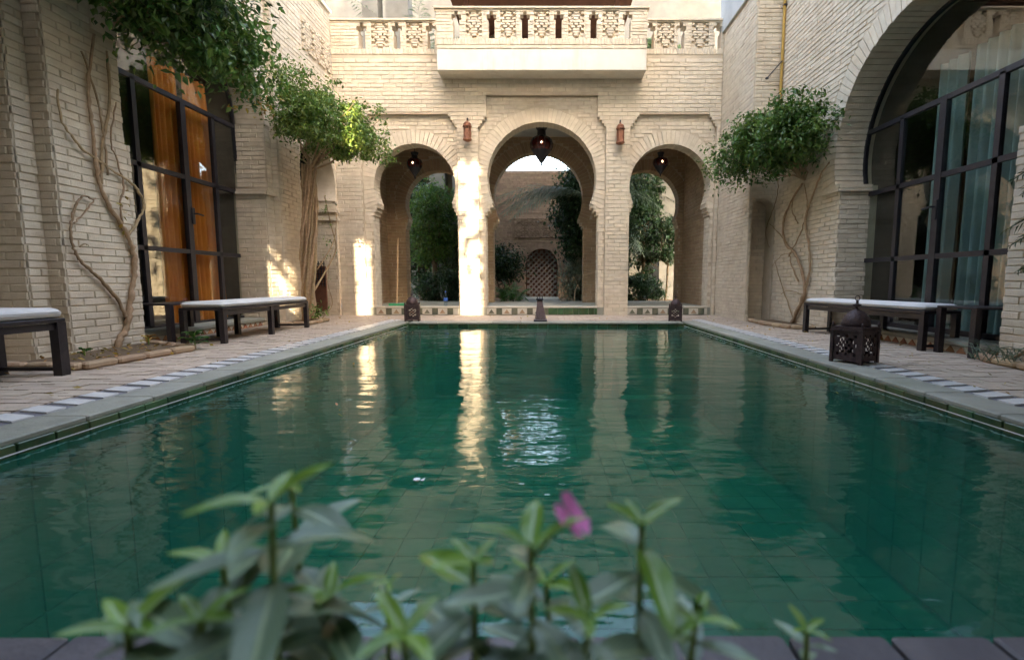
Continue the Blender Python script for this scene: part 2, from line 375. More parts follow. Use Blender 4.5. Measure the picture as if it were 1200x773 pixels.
# ------------------------------------------------------------------ ground, pool, deck
D = 10.0                        # plane of the arcade
WZ = -.07                       # water level
PX, PY0, PY1 = 2.35, .87, 8.10  # pool edge
g = MB()
for a, b, c, d in ((-60, 60, -40, -8), (-60, 60, 30, 90), (-60, -14, -8, 30), (14, 60, -8, 30)): g.box(((a + b) / 2, (c + d) / 2, -.2), (b - a, d - c, .3))
struct(g, 'ground', M['soil'])
g = MB()
g.box((0, -3.6, -.115), (12, 8.4, .2)); g.box((-4.3, 4.485, -.115), (3.4, 7.77, .2)); g.box((4.3, 4.485, -.115), (3.4, 7.77, .2)); g.box((0, 9.2, -.115), (12, 1.66, .2))
struct(g, 'pool_deck', M['grout'])
basin = empty_struct('pool_basin', (0, 4.5, -1.3))
b = MB(); z0 = -1.35
b.box((0, 4.48, z0 - .05), (5.2, 7.8, .1)); b.box((-2.5, 4.48, -.69), (.22, 7.75, 1.27)); b.box((2.5, 4.48, -.69), (.22, 7.75, 1.27)); b.box((0, .74, -.69), (4.78, .2, 1.27)); b.box((0, 8.24, -.69), (4.78, .22, 1.27))
b.build('basin_shell', M['poolgrout'], basin)
mb = MB()
def tile(mb, c, d, r=0): mb.box(c, d, r)
ft = sorted(((-2.25 + i * .25, 1.0 + j * .25) for i in range(19) for j in range(29)), key=lambda p: p[0] ** 2 + p[1] ** 2)
t0 = MB(); t0.box((0, 0, 0), (.238, .238, .012)); t0 = t0.build('tile', M['pooltile'], basin, loc=(ft[0][0], ft[0][1], z0 + .006))
for a, b_ in ft[1:300]:
    q = t0.copy(); col.objects.link(q); q.location = Vector((a, b_, z0 + .006 + rnd.uniform(0, .003))) - basin.location
for a, b_ in ft[300:]: mb.box((a, b_, z0 + .006), (.238, .238, .012))
for s_ in (-1, 1):
    for j in range(29):
        for k in range(5): mb.box((s_ * 2.386, 1.0 + j * .25, -1.2 + k * .222), (.012, .238, .21))
for i in range(19):
    for k in range(5): mb.box((-2.25 + i * .25, 8.126, -1.2 + k * .222), (.238, .012, .21))
for k in range(4):              # submerged steps in the far corner
    mb.box((1.75, 8.0 - k * .28 - .02, -1.3 + (4 - k) * .13), (1.24, .28, (4 - k) * .26 - .02))
mb.build('basin_tiles', M['pooltile'], basin, kind='stuff')
# green glazed tiles of the rim, just above and below the water line
rim = empty_struct('pool_rim')
def rim_tile(c, d, m, name='tile'):
    o = MB(); o.bbox((0, 0, 0), d, .003); return o.build(name, m, rim, loc=c)
def jit(a=.002): return rnd.uniform(-a, a)
cnt = 0
for s_ in (-1, 1):
    y = PY0 + .0
    while y < PY1 - .05:
        L_ = .17; rim_tile((s_ * (PX + .012 + jit()), y + L_ / 2, -.048), (.024, L_ - .007, .064), M['greentile'])
        rim_tile((s_ * (PX + .018 + jit()), y + L_ / 2 + .06, -.148), (.024, L_ - .007, .13), M['greentile'])
        y += L_
x = -PX
while x < PX - .05:
    rim_tile((x + .085, PY1 + .012 + jit(), -.05), (.163, .024, .068), M['greentile'])
    rim_tile((x + .085, PY1 + .018, -.15), (.163, .024, .13), M['greentile'])
    rim_tile((x + .085, PY0 - .012, -.05), (.163, .024, .068), M['greentile'])
    x += .17
# coping stones
cop = empty_struct('pool_coping')
def cop_tile(c, d, m, name, bev=.006, rz=0):
    o = MB(); o.bbox((0, 0, 0), d, bev, rz); return o.build(name, m, cop, loc=c)
for s_ in (-1, 1):
    y = PY0 - .28
    while y < PY1 + .3:
        L_ = rnd.uniform(.42, .5); L_ = min(L_, PY1 + .42 - y)
        cop_tile((s_ * (PX + .155), y + L_ / 2, -.0075), (.255, L_ - .006, .03), M['coping'], 'coping_stone'); y += L_
x = -PX + .02
while x < PX - .1:
    L_ = min(rnd.uniform(.42, .5), PX - .02 - x)
    cop_tile((x + L_ / 2, PY1 + .15, -.0075), (L_ - .006, .33, .03), M['coping'], 'coping_stone'); x += L_
x = -PX + .02
while x < PX - .1:              # violet clay tiles of the near rim
    L_ = min(.2, PX - .02 - x); cop_tile((x + L_ / 2, PY0 - .15, -.006 + jit()), (L_ - .012, .31, .03), M['redtile'], 'clay_tile'); x += L_
for s_ in (-1, 1): q = MB(); q.box((s_ * (PX - .0015), (PY0 + PY1) / 2, -.056), (.003, PY1 - PY0, .004)); q.build('lime_line', M['petal'], rim)
# mosaic band: white parallelograms set in slate along both sides
mos = empty_struct('mosaic_band')
for s_ in (-1, 1):
    gb = MB(); gb.box((s_ * 2.745, 4.6, -.006), (.24, 8.2, .012)); gb.build('slate_strip', M['mosaicgrey'], mos)
    y = .5
    while y < 8.6:
        P = [(s_ * 2.65, y), (s_ * 2.65, y + .105), (s_ * 2.84, y + .145), (s_ * 2.84, y + .04)]
        c = Vector((s_ * 2.745, y + .08, .0)); o = MB(); o.prism([(a - c.x, b_ - c.y) for a, b_ in (P if s_ < 0 else P[::-1])], lambda a, b_, h: Vector((a, b_, h)), .009)
        o.build('mosaic_tile', M['mosaic'], mos, loc=c + Vector((jit(.003), jit(.004), .001 + jit(.001))))
        y += .165
# brick paving
pav = empty_struct('deck_paving')
pv = []
FU = {}
def pav_region(x0, x1, y0, y1, L=.23, W=.085):
    y = y0; r = 0
    while y < y1 - .02:
        x = x0 - (L / 2 if r % 2 else 0)
        while x < x1 - .02:
            a, b_ = max(x0, x) + .004, min(x1, x + L) - .004
            if b_ - a > .03: pv.append((a, b_, y + .004, min(y + W, y1) - .003, rnd.uniform(.0, .007)))
            x += L
        y += W; r += 1
pav_region(-4.95, -2.87, .4, 8.55); pav_region(2.87, 4.35, .4, 8.55); pav_region(-4.95, 3.95, 8.56, 9.93)
pav_region(-4.95, 4.3, .12, .4)
pv.sort(key=lambda p: ((p[0] + p[1]) / 2) ** 2 + ((p[2] + p[3]) / 2) ** 2 + .5 - (0 if inview(((p[0] + p[1]) / 2, (p[2] + p[3]) / 2, 0), 1.0) else -900))
ub = MB(); ub.bbox((0, 0, 0), (1, 1, 1), .03); uo = [None]
for k, p in enumerate(pv[:300]):
    if uo[0] is None: o = ub.build('paver', M['paver']); uo[0] = o
    else: o = uo[0].copy(); col.objects.link(o)
    o.location = ((p[0] + p[1]) / 2, (p[2] + p[3]) / 2, -.013 + p[4]); o.scale = (p[1] - p[0], p[3] - p[2], .026); o.parent = pav
mb = MB()
for p in pv[300:]:
    a, b_, c, d, h = p; t = h
    mb.add([(a, c, -.02), (b_, c, -.02), (b_, d, -.02), (a, d, -.02), (a + .004, c + .003, t), (b_ - .004, c + .003, t), (b_ - .004, d - .003, t), (a + .004, d - .003, t)], [(4, 5, 6, 7), (0, 1, 5, 4), (1, 2, 6, 5), (2, 3, 7, 6), (3, 0, 4, 7)])
mb.build('paving_field', M['paver'], pav, kind='stuff')
# water
wb = MB(); wb.add([(-PX - .01, PY0 - .01, WZ), (PX + .01, PY0 - .01, WZ), (PX + .01, PY1 + .01, WZ), (-PX - .01, PY1 + .01, WZ)], [(0, 1, 2, 3)])
struct(wb, 'water', M['water'])

# ------------------------------------------------------------------ the arcade
FA = Frame((0, D, 0), (1, 0, 0), (0, -1, 0))
ARC = [Arch(-2.68, .87, 2.28, 2.64, .84, steps=3), Arch(-.09, 1.16, 2.28, 2.78, 1.12, steps=3), Arch(2.52, .84, 2.28, 2.64, .83, steps=3)]
arcade = thing('arcade_wall', 'pale brick arcade with three horseshoe arches and a balcony across the end of the pool', 'building', (0, D, 0))
mb = MB(); wall_body(mb, FA, -4.25, 3.5, 0, 5.05, ARC, .34)
UP = [Panel(-3.72, -1.79, -1, 4.02, 3.78, .15, .17), Panel(-1.36, 1.20, -1, 4.38, 3.78, .17, .17), Panel(1.69, 3.42, -1, 4.02, 3.78, .17, .15)]
wall_body(mb, FA, -4.24, 3.49, 0, 5.14, UP, .078, .08)
mb.build('wall_core', M['mortar'], arcade)
fr8 = Frame((0, D - .08, 0), (1, 0, 0), (0, -1, 0))
bk = lay(FA, -3.72, 3.42, 0, 4.38, ARC + [Panel(-1.79, -1.36, -1, 9), Panel(1.20, 1.69, -1, 9)]) + lay(fr8, -4.24, 3.49, 0, 5.10, UP)
# reveals of the openings and edge faces of pilasters
for A in ARC:
    for s_ in (-1, 1):
        f2 = Frame((A.uc + s_ * A.w0, D, 0), (0, 1, 0), (-s_, 0, 0)); bk += lay(f2, .0, .33, 0, A.zi - .24)
put_bricks(bk, arcade, M['brick'])
for A in ARC: voussoirs(FA, A, arcade, M['brick'], .33, 0, True)
# voussoir extrados line: a thin projecting brick course over each ring
# parapet wings with slits
mb = MB(); rel = MB()
fp = Frame((0, D - .08, 0), (1, 0, 0), (0, -1, 0))
def slit_ops(cs, w_, zb, zt): return [Panel(c - w_ / 2, c + w_ / 2, zb, zt - .16) for c in cs] + [Panel(c - w_ * .75, c + w_ * .75, zt - .16, zt - .06) for c in cs] + [Panel(c - w_ * .28, c + w_ * .28, zt - .06, zt) for c in cs]
wl_ops = slit_ops([-3.62, -2.93, -2.26], .13, 5.24, 5.74); wr_ops = slit_ops([2.05, 2.65, 3.38], .13, 5.24, 5.74)
LP = [(-3.27, .34), (-2.59, .32)]; RP = [(2.35, .34), (3.03, .34)]
for (u0, u1, ops, pn) in ((-4.24, -2.07, wl_ops, LP), (1.9, 3.6, wr_ops, RP)):
    rec = [Panel(c - w_ / 2, c + w_ / 2, 5.25, 5.75) for c, w_ in pn]
    wall_body(mb, fp, u0, u1, 5.14, 5.77, ops, .16, -.06); wall_body(mb, fp, u0, u1, 5.14, 5.77, ops + rec, .062, 0)
    for c, w_ in pn: relief_panel(fp, c, 5.255, w_, 10, -.06, rel)
mb.build('parapet', M['brick'], arcade); rel.build('relief_brickwork', M['brick'], arcade, kind='stuff')
bk = []
for (u0, u1, ops, pn) in ((-4.24, -2.07, wl_ops, LP), (1.9, 3.6, wr_ops, RP)):
    rec = [Panel(c - w_ / 2 - .01, c + w_ / 2 + .01, 5.25, 5.75) for c, w_ in pn]
    bk += lay(fp, u0, u1, 5.25, 5.76, ops + rec, L=.2, pitch=.06)
    u = u0
    while u < u1 - .06: bk.append((fp, u, u + .058, 5.145, 5.25, 0, .012, 0)); u += .068
mb = MB()
for b_ in bk: mb.add(brick_pts(b_), BF)
mb.build('parapet_brickwork', M['brick'], arcade, kind='stuff')
mb = MB(); mb.box((-3.15, D + .02, 5.79), (2.18, .26, .035)); mb.box((2.75, D + .02, 5.79), (1.7, .26, .035)); mb.build('parapet_cap', M['brick'], arcade)
# balcony
bal = part_empty('balcony', arcade, (-.085, 9.7, 4.68))
mb = MB(); mb.bbox((-.085, 9.71, 4.87), (3.97, .39, .38), .008); mb.build('balcony_slab', M['render'], bal)
fb = Frame((0, 9.52, 0), (1, 0, 0), (0, -1, 0)); fbl = Frame((-2.07, 9.52, 0), (0, 1, 0), (-1, 0, 0)); fbr = Frame((1.9, 9.52, 0), (0, 1, 0), (1, 0, 0))
SL = [-1.69, -1.03, -.40, .235, .895, 1.53]; BP = [(-1.36, .30), (-.715, .29), (-.083, .29), (.565, .30), (1.21, .30)]
ops = slit_ops(SL, .12, 5.24, 5.74); rec = [Panel(c - w_ / 2, c + w_ / 2, 5.25, 5.75) for c, w_ in BP]
mb = MB(); wall_body(mb, fb, -2.07, 1.9, 5.06, 5.78, ops, .08, -.06); wall_body(mb, fb, -2.07, 1.9, 5.06, 5.78, ops + rec, .062, 0)
mb.box((-2.0, 9.79, 5.42), (.14, .26, .72)); mb.box((1.83, 9.79, 5.42), (.14, .26, .72)); mb.build('balustrade', M['brick'], bal)
rel = MB()
for c, w_ in BP: relief_panel(fb, c, 5.255, w_, 10, -.06, rel)
bk = lay(fb, -2.07, 1.9, 5.25, 5.76, ops + [Panel(c - w_ / 2 - .01, c + w_ / 2 + .01, 5.25, 5.75) for c, w_ in BP], L=.2, pitch=.06) + lay(fb, -2.07, 1.9, 5.07, 5.13, L=.24, pitch=.062)
bk += lay(fbl, 0, .38, 5.07, 5.75, L=.2, pitch=.06) + lay(fbr, 0, .38, 5.07, 5.75, L=.2, pitch=.06)
u = -2.07
while u < 1.84: bk.append((fb, u, u + .056, 5.14, 5.25, 0, .012, 0)); u += .066
for b_ in bk: rel.add(brick_pts(b_), BF)
rel.build('balustrade_brickwork', M['brick'], bal, kind='stuff')
mb = MB(); mb.box((-.085, 9.59, 5.797), (4.05, .2, .03)); mb.build('balcony_cap', M['brick'], bal)
# inner arcade wall and passage
FI = Frame((0, 12.4, 0), (1, 0, 0), (0, -1, 0))
ARI = [Arch(-2.72, .87, 2.28, 2.64, .86, steps=3), Arch(-.2, 1.16, 2.28, 2.80, 1.14, steps=3), Arch(2.52, .86, 2.28, 2.64, .86, steps=3)]
inner = thing('inner_arcade_wall', 'shaded brown brick arcade wall seen through the front arches, behind the passage', 'building', (0, 12.4, 0))
mb = MB(); wall_body(mb, FI, -5.2, 4.2, 0, 4.3, ARI, .34); mb.build('wall_core', M['mortar'], inner)
bk = lay(FI, -5.2, 4.2, 0.16, 4.3, ARI)
for A in ARI:
    for s_ in (-1, 1): bk += lay(Frame((A.uc + s_ * A.w0, 12.4, 0), (0, 1, 0), (-s_, 0, 0)), 0, .33, .16, A.zi - .24)
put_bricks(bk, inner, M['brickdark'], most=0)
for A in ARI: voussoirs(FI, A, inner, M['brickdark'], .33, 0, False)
for X, nx in ((-4.05, 1), (3.5, -1)):           # passage end walls
    f3 = Frame((X, 10.34, 0), (0, 1, 0), (nx, 0, 0)); mb = MB(); wall_body(mb, f3, 0, 2.06, 0, 4.3, [], .3); mb.build('passage_wall', M['mortar'], inner)
    mb = MB()
    for b_ in lay(f3, 0, 2.06, .16, 4.3): mb.add(brick_pts(b_), BF)
    mb.build('passage_brickwork', M['brickdark'], inner, kind='stuff')
mb = MB(); mb.box((-.3, 11.37, 4.4), (9.6, 2.06, .2)); mb.build('passage_ceiling', M['greyrender'], inner)
mb = MB(); mb.box((-.3, 11.55, 4.9), (9.6, 2.4, .3)); mb.build('terrace_floor', M['greyrender'], inner)
# raised arcade floor, its riser tiles
af = MB(); af.box((-.3, 11.6, .06), (9.3, 3.26, .2)); struct(af, 'arcade_floor', M['coping'])
ris = empty_struct('step_riser', (0, D, 0))
for k, A in enumerate(ARC):
    u0, u1 = A.uc - A.w0, A.uc + A.w0
    lip = MB(); lip.bbox((A.uc, D + .0, .168), (A.w0 * 2 - .01, .12, .035), .006); lip.build('step_nosing', M['creamtile'], ris)
    u = u0 + .012; i = 0
    while u < u1 - .05:
        green = (k == 1 and u > A.uc + .05)
        wd = min(.12 if i % 2 else .2, u1 - u - .005); c = (u + wd / 2, D - .048, .078)
        o = MB(); o.bbox((0, 0, 0), (wd - .008, .02, .125), .003)
        o.build('riser_tile', M['greentile'] if green else (M['darktile'] if i % 2 else M['creamtile']), ris, loc=c)
        if not green and i % 2 == 0 and wd > .15:
            t = MB(); t.prism([(-.06, -.04), (.06, -.04), (0, .045)], lambda a, b_, h: Vector((a, -h, b_)), .004); t.build('triangle_tile', M['kerb' if rnd.random() < .5 else 'darktile'], ris, loc=(c[0], D - .0585, .078))
        u += wd; i += 1
gp = MB(); gp.box((-.15, 15.1, .06), (1.15, 4.0, .18)); struct(gp, 'garden_path', M['coping'])
gs = MB(); gs.box((0, 15.2, .0), (14, 4.4, .2)); struct(gs, 'garden_soil', M['soil'])

# ------------------------------------------------------------------ side walls
def mould(mb, fr, u0, u1, z, outs=((.0, .04, .05), (.05, .09, .025))):
    for a, b_, n in outs: mb.hexa([tuple(fr.p(*q)) for q in ((u0, z + a, n), (u1, z + a, n), (u1, z + a, -.01), (u0, z + a, -.01), (u0, z + b_, n), (u1, z + b_, n), (u1, z + b_, -.01), (u0, z + b_, -.01))])
# right wall: plane X=3.95 facing -X; u runs along Y
PITCH = .064
right = thing('side_wall', 'whitewashed brick wall on the side with the teal curtains and the blind niche', 'building', (3.95, 6, 0))
FR = Frame((3.95, 0, 0), (0, 1, 0), (-1, 0, 0))
AR = Arch(5.35, 1.22, 1.98, 2.33, 1.38, ring=.28)
mb = MB(); wall_body(mb, FR, -3.5, 8.4, 0, 8.5, [AR], .5)
fS = Frame((3.5, 0, 0), (0, 1, 0), (-1, 0, 0)); fF = Frame((0, 8.4, 0), (1, 0, 0), (0, -1, 0))
NI = Arch(3.735, .19, 1.92, 1.92, .19, ring=0)
wall_body(mb, fS, 8.7, 10, 0, 8.5, [], .5)
mb2 = MB(); wall_body(mb2, fF, 3.5, 4.45, 0, 8.5, [NI], .30); mb2.box((3.75, 8.85, 4.25), (.48, .3, 8.5)); mb2.build('pier_core', M['mortar'], right)
mb.build('wall_core', M['mortar'], right)
bk = lay(FR, -.5, 8.39, 0, 7.0, [AR]) + lay(fS, 8.41, 9.91, 0, 5.5) + lay(fF, 3.51, 3.95, 0, 5.4, [NI]) + lay(Frame((0, 8.7, 0), (1, 0, 0), (0, -1, 0)), 3.55, 3.92, 0, 2.1)
for u_, s_ in ((6.57, 1),): bk += lay(Frame((3.95, 6.57, 0), (1, 0, 0), (0, -1, 0)), 0, .40, 0, 1.9)
bk += lay(Frame((3.545, 8.4, 0), (0, 1, 0), (1, 0, 0)), 0, .29, 0, 1.9)
bk += lay(Frame((3.5, 8.4, 0), (0, 1, 0), (-1, 0, 0)), 0, .01, 0, .01)
put_bricks(bk, right, M['brick']); voussoirs(FR, AR, right, M['brick'], .42, 0, True)
mb = MB(); mould(mb, Frame((3.95, 6.57, 0), (1, 0, 0), (0, -1, 0)), -.03, .42, 1.9); mould(mb, FR, 6.55, 6.95, 1.9); mb.build('impost', M['brick'], right)
mb = MB(); mb.box((3.98, 9.2, 6.99), (1.06, 1.66, 2.9)); mb.build('plaster_turret', M['greyrender'], right)
# left wall: plane X=-4.35 facing +X, stepped
PITCH = .068
left = thing('side_wall', 'whitewashed brick wall on the side with the orange curtains and the bare climbing stems', 'building', (-4.35, 6, 0))
AL = Arch(6.37, 1.22, 2.10, 3.1, 1.28, ring=.28, stilt=True)
FL = Frame((-4.35, 0, 0), (0, 1, 0), (1, 0, 0)); FL2 = Frame((-4.5, 0, 0), (0, 1, 0), (1, 0, 0)); FL3 = Frame((-4.25, 0, 0), (0, 1, 0), (1, 0, 0)); FL0 = Frame((-4.77, 0, 0), (0, 1, 0), (1, 0, 0))
DW = Arch(9.17, .66, 2.3, 2.6, .70, ring=0)
TOPL = 5.9
mb = MB(); wall_body(mb, FL, 4.35, 7.82, 0, TOPL, [AL], .5); wall_body(mb, FL3, 7.8, 9.92, 0, TOPL, [DW], .42); wall_body(mb, FL2, 4.17, 4.36, 0, TOPL, [], .4); wall_body(mb, FL0, -3.5, 4.18, 0, TOPL, [], .4)
mb.build('wall_core', M['mortar'], left)
fX = lambda y: Frame((0, y, 0), (1, 0, 0), (0, -1, 0))
bk = lay(FL, 4.36, 7.79, 0, TOPL, [AL])
DECO = Panel(8.75, 9.85, 4.72, 5.36)
bk += lay(FL3, 7.81, 9.91, 0, TOPL, [DW, DECO]) + lay(FL2, 4.18, 4.34, 0, TOPL) + lay(FL0, -.5, 4.16, 0, TOPL)
bk += lay(fX(4.35), -4.5, -4.35, 0, TOPL) + lay(fX(4.17), -4.77, -4.5, 0, TOPL) + lay(fX(7.8), -4.35, -4.25, 0, TOPL)
bk += lay(fX(7.65), -4.82, -4.36, 2.16, 3.12) + lay(fX(7.59), -4.82, -4.36, 0, 2.04) + lay(fX(9.83), -4.67, -4.26, 0, 2.3)
put_bricks(bk, left, M['brick']); voussoirs(FL, AL, left, M['brick'], .42, 0, True)
rel = MB()
for c in (8.93, 9.30, 9.67): relief_panel(FL3, c, 4.74, .34, 11, -.012, rel)
rel.build('relief_brickwork', M['brick'], left, kind='stuff')
mb = MB(); mould(mb, fX(7.59), -4.80, -4.32, 2.04); mould(mb, FL, 7.57, 7.79, 2.04); mould(mb, fX(9.83), -4.66, -4.23, 1.92); mould(mb, fX(9.83), -4.66, -4.23, 2.08); mould(mb, FL3, 9.83, 9.91, 1.92); mould(mb, FL3, 9.83, 9.91, 2.08); mb.build('impost', M['brick'], left)
mb = MB(); mb.box((-4.45, 8.86, TOPL + .03), (.5, 2.14, .06)); mb.box((-4.55, 6.1, TOPL + .03), (.55, 3.5, .06)); mb.build('wall_cap', M['render'], left)
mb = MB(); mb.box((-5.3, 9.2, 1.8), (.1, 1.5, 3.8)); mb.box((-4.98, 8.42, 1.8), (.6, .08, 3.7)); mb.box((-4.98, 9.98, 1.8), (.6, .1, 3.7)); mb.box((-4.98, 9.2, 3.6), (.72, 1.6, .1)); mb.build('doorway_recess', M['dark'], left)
PITCH = .078
# lattice shutter in the dark doorway
sh = thing('lattice_shutter', 'small red brown wooden lattice shutter leaning in the dark doorway beside the vine trunk', 'shutter', (-4.5, 9.5, 0))
mb = MB()
mb.box((-4.53, 9.62, .55), (.26, .04, .9)); mb.build('shutter_board', M['woodred'], sh)
for k in range(5): MB().box((-4.64 + k * .055, 9.59, .85), (.014, .015, .5)).build('lattice_slat', M['iron'], sh)
for k in range(5): MB().box((-4.53, 9.575, .65 + k * .10), (.26, .012, .014)).build('lattice_slat', M['iron'], sh)

# ------------------------------------------------------------------ glazed doors
def glazed(wall, X, A, ys, zs, half_in, cat, handle, room, sx):
    """X glass plane, A arch of the opening, ys mullion positions, zs rail heights, sx = +1 courtyard lies to +X"""
    gd = part_empty('glazed_door', wall, (X, A.uc, .1))
    W = A.R - .02; w0 = A.w0 + .10
    f = Frame((X, 0, 0), (0, 1, 0), (sx, 0, 0))
    def half(z): return w0 if z < A.zi else min(A.R - .02, A.half(z))
    zt = A.zc + A.R - .02; zb = zs[0]
    pts = [f.p(A.uc - w0, zb), f.p(A.uc - w0, A.zi)]
    a0 = 0 if A.stilt else math.asin((A.zi - A.zc) / A.R)
    for k in range(29): t = PI - a0 - (PI - 2 * a0) * k / 28; pts.append(f.p(A.uc + A.R * math.cos(t) * .99, A.zc + A.R * math.sin(t) * .99))
    pts += [f.p(A.uc + w0, A.zi), f.p(A.uc + w0, zb)]
    mb = MB(); mb.tube(pts, .035, 4); mb.build('door_frame', M['iron'], gd)
    for z in zs:
        h = half(z) ; MB().box(tuple(f.p(A.uc, z)), (.05, 2 * h, .055)).build('rail', M['iron'], gd)
    for i, y in enumerate(ys):
        d = abs(y - A.uc); top = A.zc + math.sqrt(max(0, A.R ** 2 - d * d)) - .02; top = min(top, zs[-1]) if i in () else top
        big = i == half_in
        MB().box((X, y, (zb + min(top, zs[-1])) / 2), (.06 if big else .05, .085 if big else .06, min(top, zs[-1]) - zb)).build('mullion', M['iron'], gd)
    if handle:
        y, z = handle; hb = MB(); hb.bbox((X + sx * .04, y, z), (.025, .05, .22), .006); hb.tube([(X + sx * .05, y, z + .03), (X + sx * .10, y, z + .03), (X + sx * .10, y + .11, z + .02)], .012, 6)
        hb.build('handle', M['iron'], gd)
    ylist = [A.uc - w0] + list(ys) + [A.uc + w0]; zlist = list(zs) + [zt]
    for ya, yb in zip(ylist, ylist[1:]):
        for za, zc in zip(zlist, zlist[1:]):
            top = []
            for k in range(7):
                y = ya + (yb - ya) * k / 6; d = abs(y - A.uc); t = A.zc + math.sqrt(max(0, A.R ** 2 - d * d)) if d < A.R else za
                top.append((y, min(zc, max(za, t))))
            if max(t for _, t in top) - za < .05: continue
            poly = [(ya, za), (yb, za)] + top[::-1]
            q = []
            for p_ in poly:
                if not q or (abs(p_[0] - q[-1][0]) + abs(p_[1] - q[-1][1])) > 1e-4: q.append(p_)
            if abs(q[0][0] - q[-1][0]) + abs(q[0][1] - q[-1][1]) < 1e-4: q.pop()
            if len(q) < 3: continue
            o = MB(); o.prism(q, lambda a, b_, h: Vector((X + sx * (h - .002) + rnd.uniform(0, 0), a, b_)), .004); o.build('pane', M['pane'], gd)
    sill = MB(); sill.bbox((X + sx * .17, A.uc, .10), (.36, 2 * A.w0 + (.0), .06), .012); sill.build('door_sill', M['coping'], gd)
    rm = MB(); rx = X - sx * 1.3; y0, y1 = A.uc - 1.6, A.uc + 1.6
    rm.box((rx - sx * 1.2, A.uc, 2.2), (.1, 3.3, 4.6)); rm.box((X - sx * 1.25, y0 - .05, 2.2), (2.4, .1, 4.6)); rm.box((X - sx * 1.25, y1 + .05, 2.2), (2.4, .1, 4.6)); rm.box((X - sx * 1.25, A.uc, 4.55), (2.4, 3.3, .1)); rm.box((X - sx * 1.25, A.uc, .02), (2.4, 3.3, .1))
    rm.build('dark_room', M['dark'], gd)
    ti = MB(); y = A.uc - A.w0 + .03
    while y < A.uc + A.w0 - .1:
        ti.prism([(y, .004), (y + .11, .004), (y + .055, .066)], lambda a, b_, h: Vector((X + sx * (.32 + h), a, b_)), .012); y += .125
    MB().box((X + sx * .16, A.uc, .035), (.32, 2 * A.w0, .07)).build('sill_base', M['creamtile'], gd); ti.build('triangle_tiles', M['terracotta'], gd, kind='stuff')
glazed(right, 4.35, AR, (4.12, 4.75, 5.42, 6.03), (.16, .98, 1.86, 2.68), 2, 'glazed door', (5.40, 1.49), True, -1)
glazed(left, -4.82, AL, (5.05, 5.80, 6.56, 7.14), (.13, 1.10, 2.08, 3.06), 2, 'glazed door', (6.60, 1.58), True, 1)
def curtain(label, X, y0, y1, z0, z1, m, folds, amp, flare=0, grp=None):
    mb = MB(); n = folds * 8; rows = 12; vs = []
    for r in range(rows + 1):
        t = r / rows; z = z0 + (z1 - z0) * t
        for i in range(n + 1):
            u = i / n; y = y0 + (y1 - y0) * u; y = y + flare * (1 - t) * (u - .0) * .3
            vs.append((X + amp * math.sin(u * folds * 2 * PI + .4 * math.sin(3 * t)) * (.7 + .3 * (1 - t)) + .01 * math.sin(u * 40), y, z))
    k = len(vs); vs += [(a + .006, b_, c) for a, b_, c in vs]
    fs = [(r * (n + 1) + i, r * (n + 1) + i + 1, (r + 1) * (n + 1) + i + 1, (r + 1) * (n + 1) + i) for r in range(rows) for i in range(n)]
    fs += [tuple(k + q for q in f[::-1]) for f in fs]
    mb.add(vs, fs); tag(mb.build('curtain', m, smooth=True), label, 'curtain', grp)
curtain('orange curtain hanging behind the glass door, the half with the dark gap beside it', -4.95, 6.22, 6.66, .12, 3.5, M['orange'], 5, .045)
curtain('orange curtain hanging behind the glass door, the half whose hem spreads at the brick jamb', -4.95, 6.78, 7.22, .12, 3.5, M['orange'], 5, .045, .6)
curtain('pale teal curtain behind the handle side of the dark framed glass door', 4.62, 4.62, 5.40, .12, 3.2, M['teal'], 6, .05)
curtain('narrow pale teal curtain behind the hinge side of the dark framed glass door', 4.62, 5.5, 5.85, .12, 3.2, M['teal'], 3, .05)

# ------------------------------------------------------------------ buildings around, seen only in slivers or added out of view to cast shade
lw = thing('shade_wing', 'added unseen wing cutting the sky light, behind the side wall with the orange curtains', 'building', (-8, 1, 0))  # added out of view to cut sky light in the courtyard
mb = MB(); mb.box((-7.3, .2, 6.5), (.4, 9.5, 13)); mb.build('wall_core', M['greyrender'], lw)
up = thing('upper_storey', 'pale grey rendered upper storey behind the brick parapet and the palms', 'building', (0, 13, 5))
fU = Frame((0, 13.2, 0), (1, 0, 0), (0, -1, 0)); UO = [Panel(-2.9, -2.0, -1, 7.0), Panel(-.6, .5, -1, 7.0), Panel(2.0, 2.9, -1, 7.0)]
mb = MB(); wall_body(mb, fU, -7.5, 7.5, 5.05, 9.0, UO, .3); mb.box((0, 13.6, 7), (15, .1, 4)); mb.build('wall_core', M['shadegrey'], up)
mb = MB(); mb.box((-.1, 11.6, 6.9), (4.0, 3.0, .12)); mb.build('canopy', M['woodred'], up)
for x_ in (-1.7, 1.5): MB().box((x_, 10.8, 5.95), (.1, .1, 1.8)).build('canopy_post', M['woodred'], up)
mb = MB(); mb.box((-3.9, 11.4, 6.3), (.35, .35, 2.5)); mb.box((-3.3, 11.4, 6.3), (.5, .35, 2.5)); mb.build('pillar', M['shadegrey'], up)
ul = thing('upper_wall', 'reddish brick upper wall set back above the carved relief panel', 'wall', (-6, 9, 5.9))
fQ = Frame((-5.6, 0, 0), (0, 1, 0), (1, 0, 0)); mb = MB(); wall_body(mb, fQ, 2, 12, 5.0, 8.5, [], .3); mb.build('wall_core', M['brickdark'], ul)
mb = MB()
for b_ in lay(fQ, 6, 12, 5.9, 8.5): mb.add(brick_pts(b_), BF)
mb.build('brickwork', M['brickdark'], ul, kind='stuff')
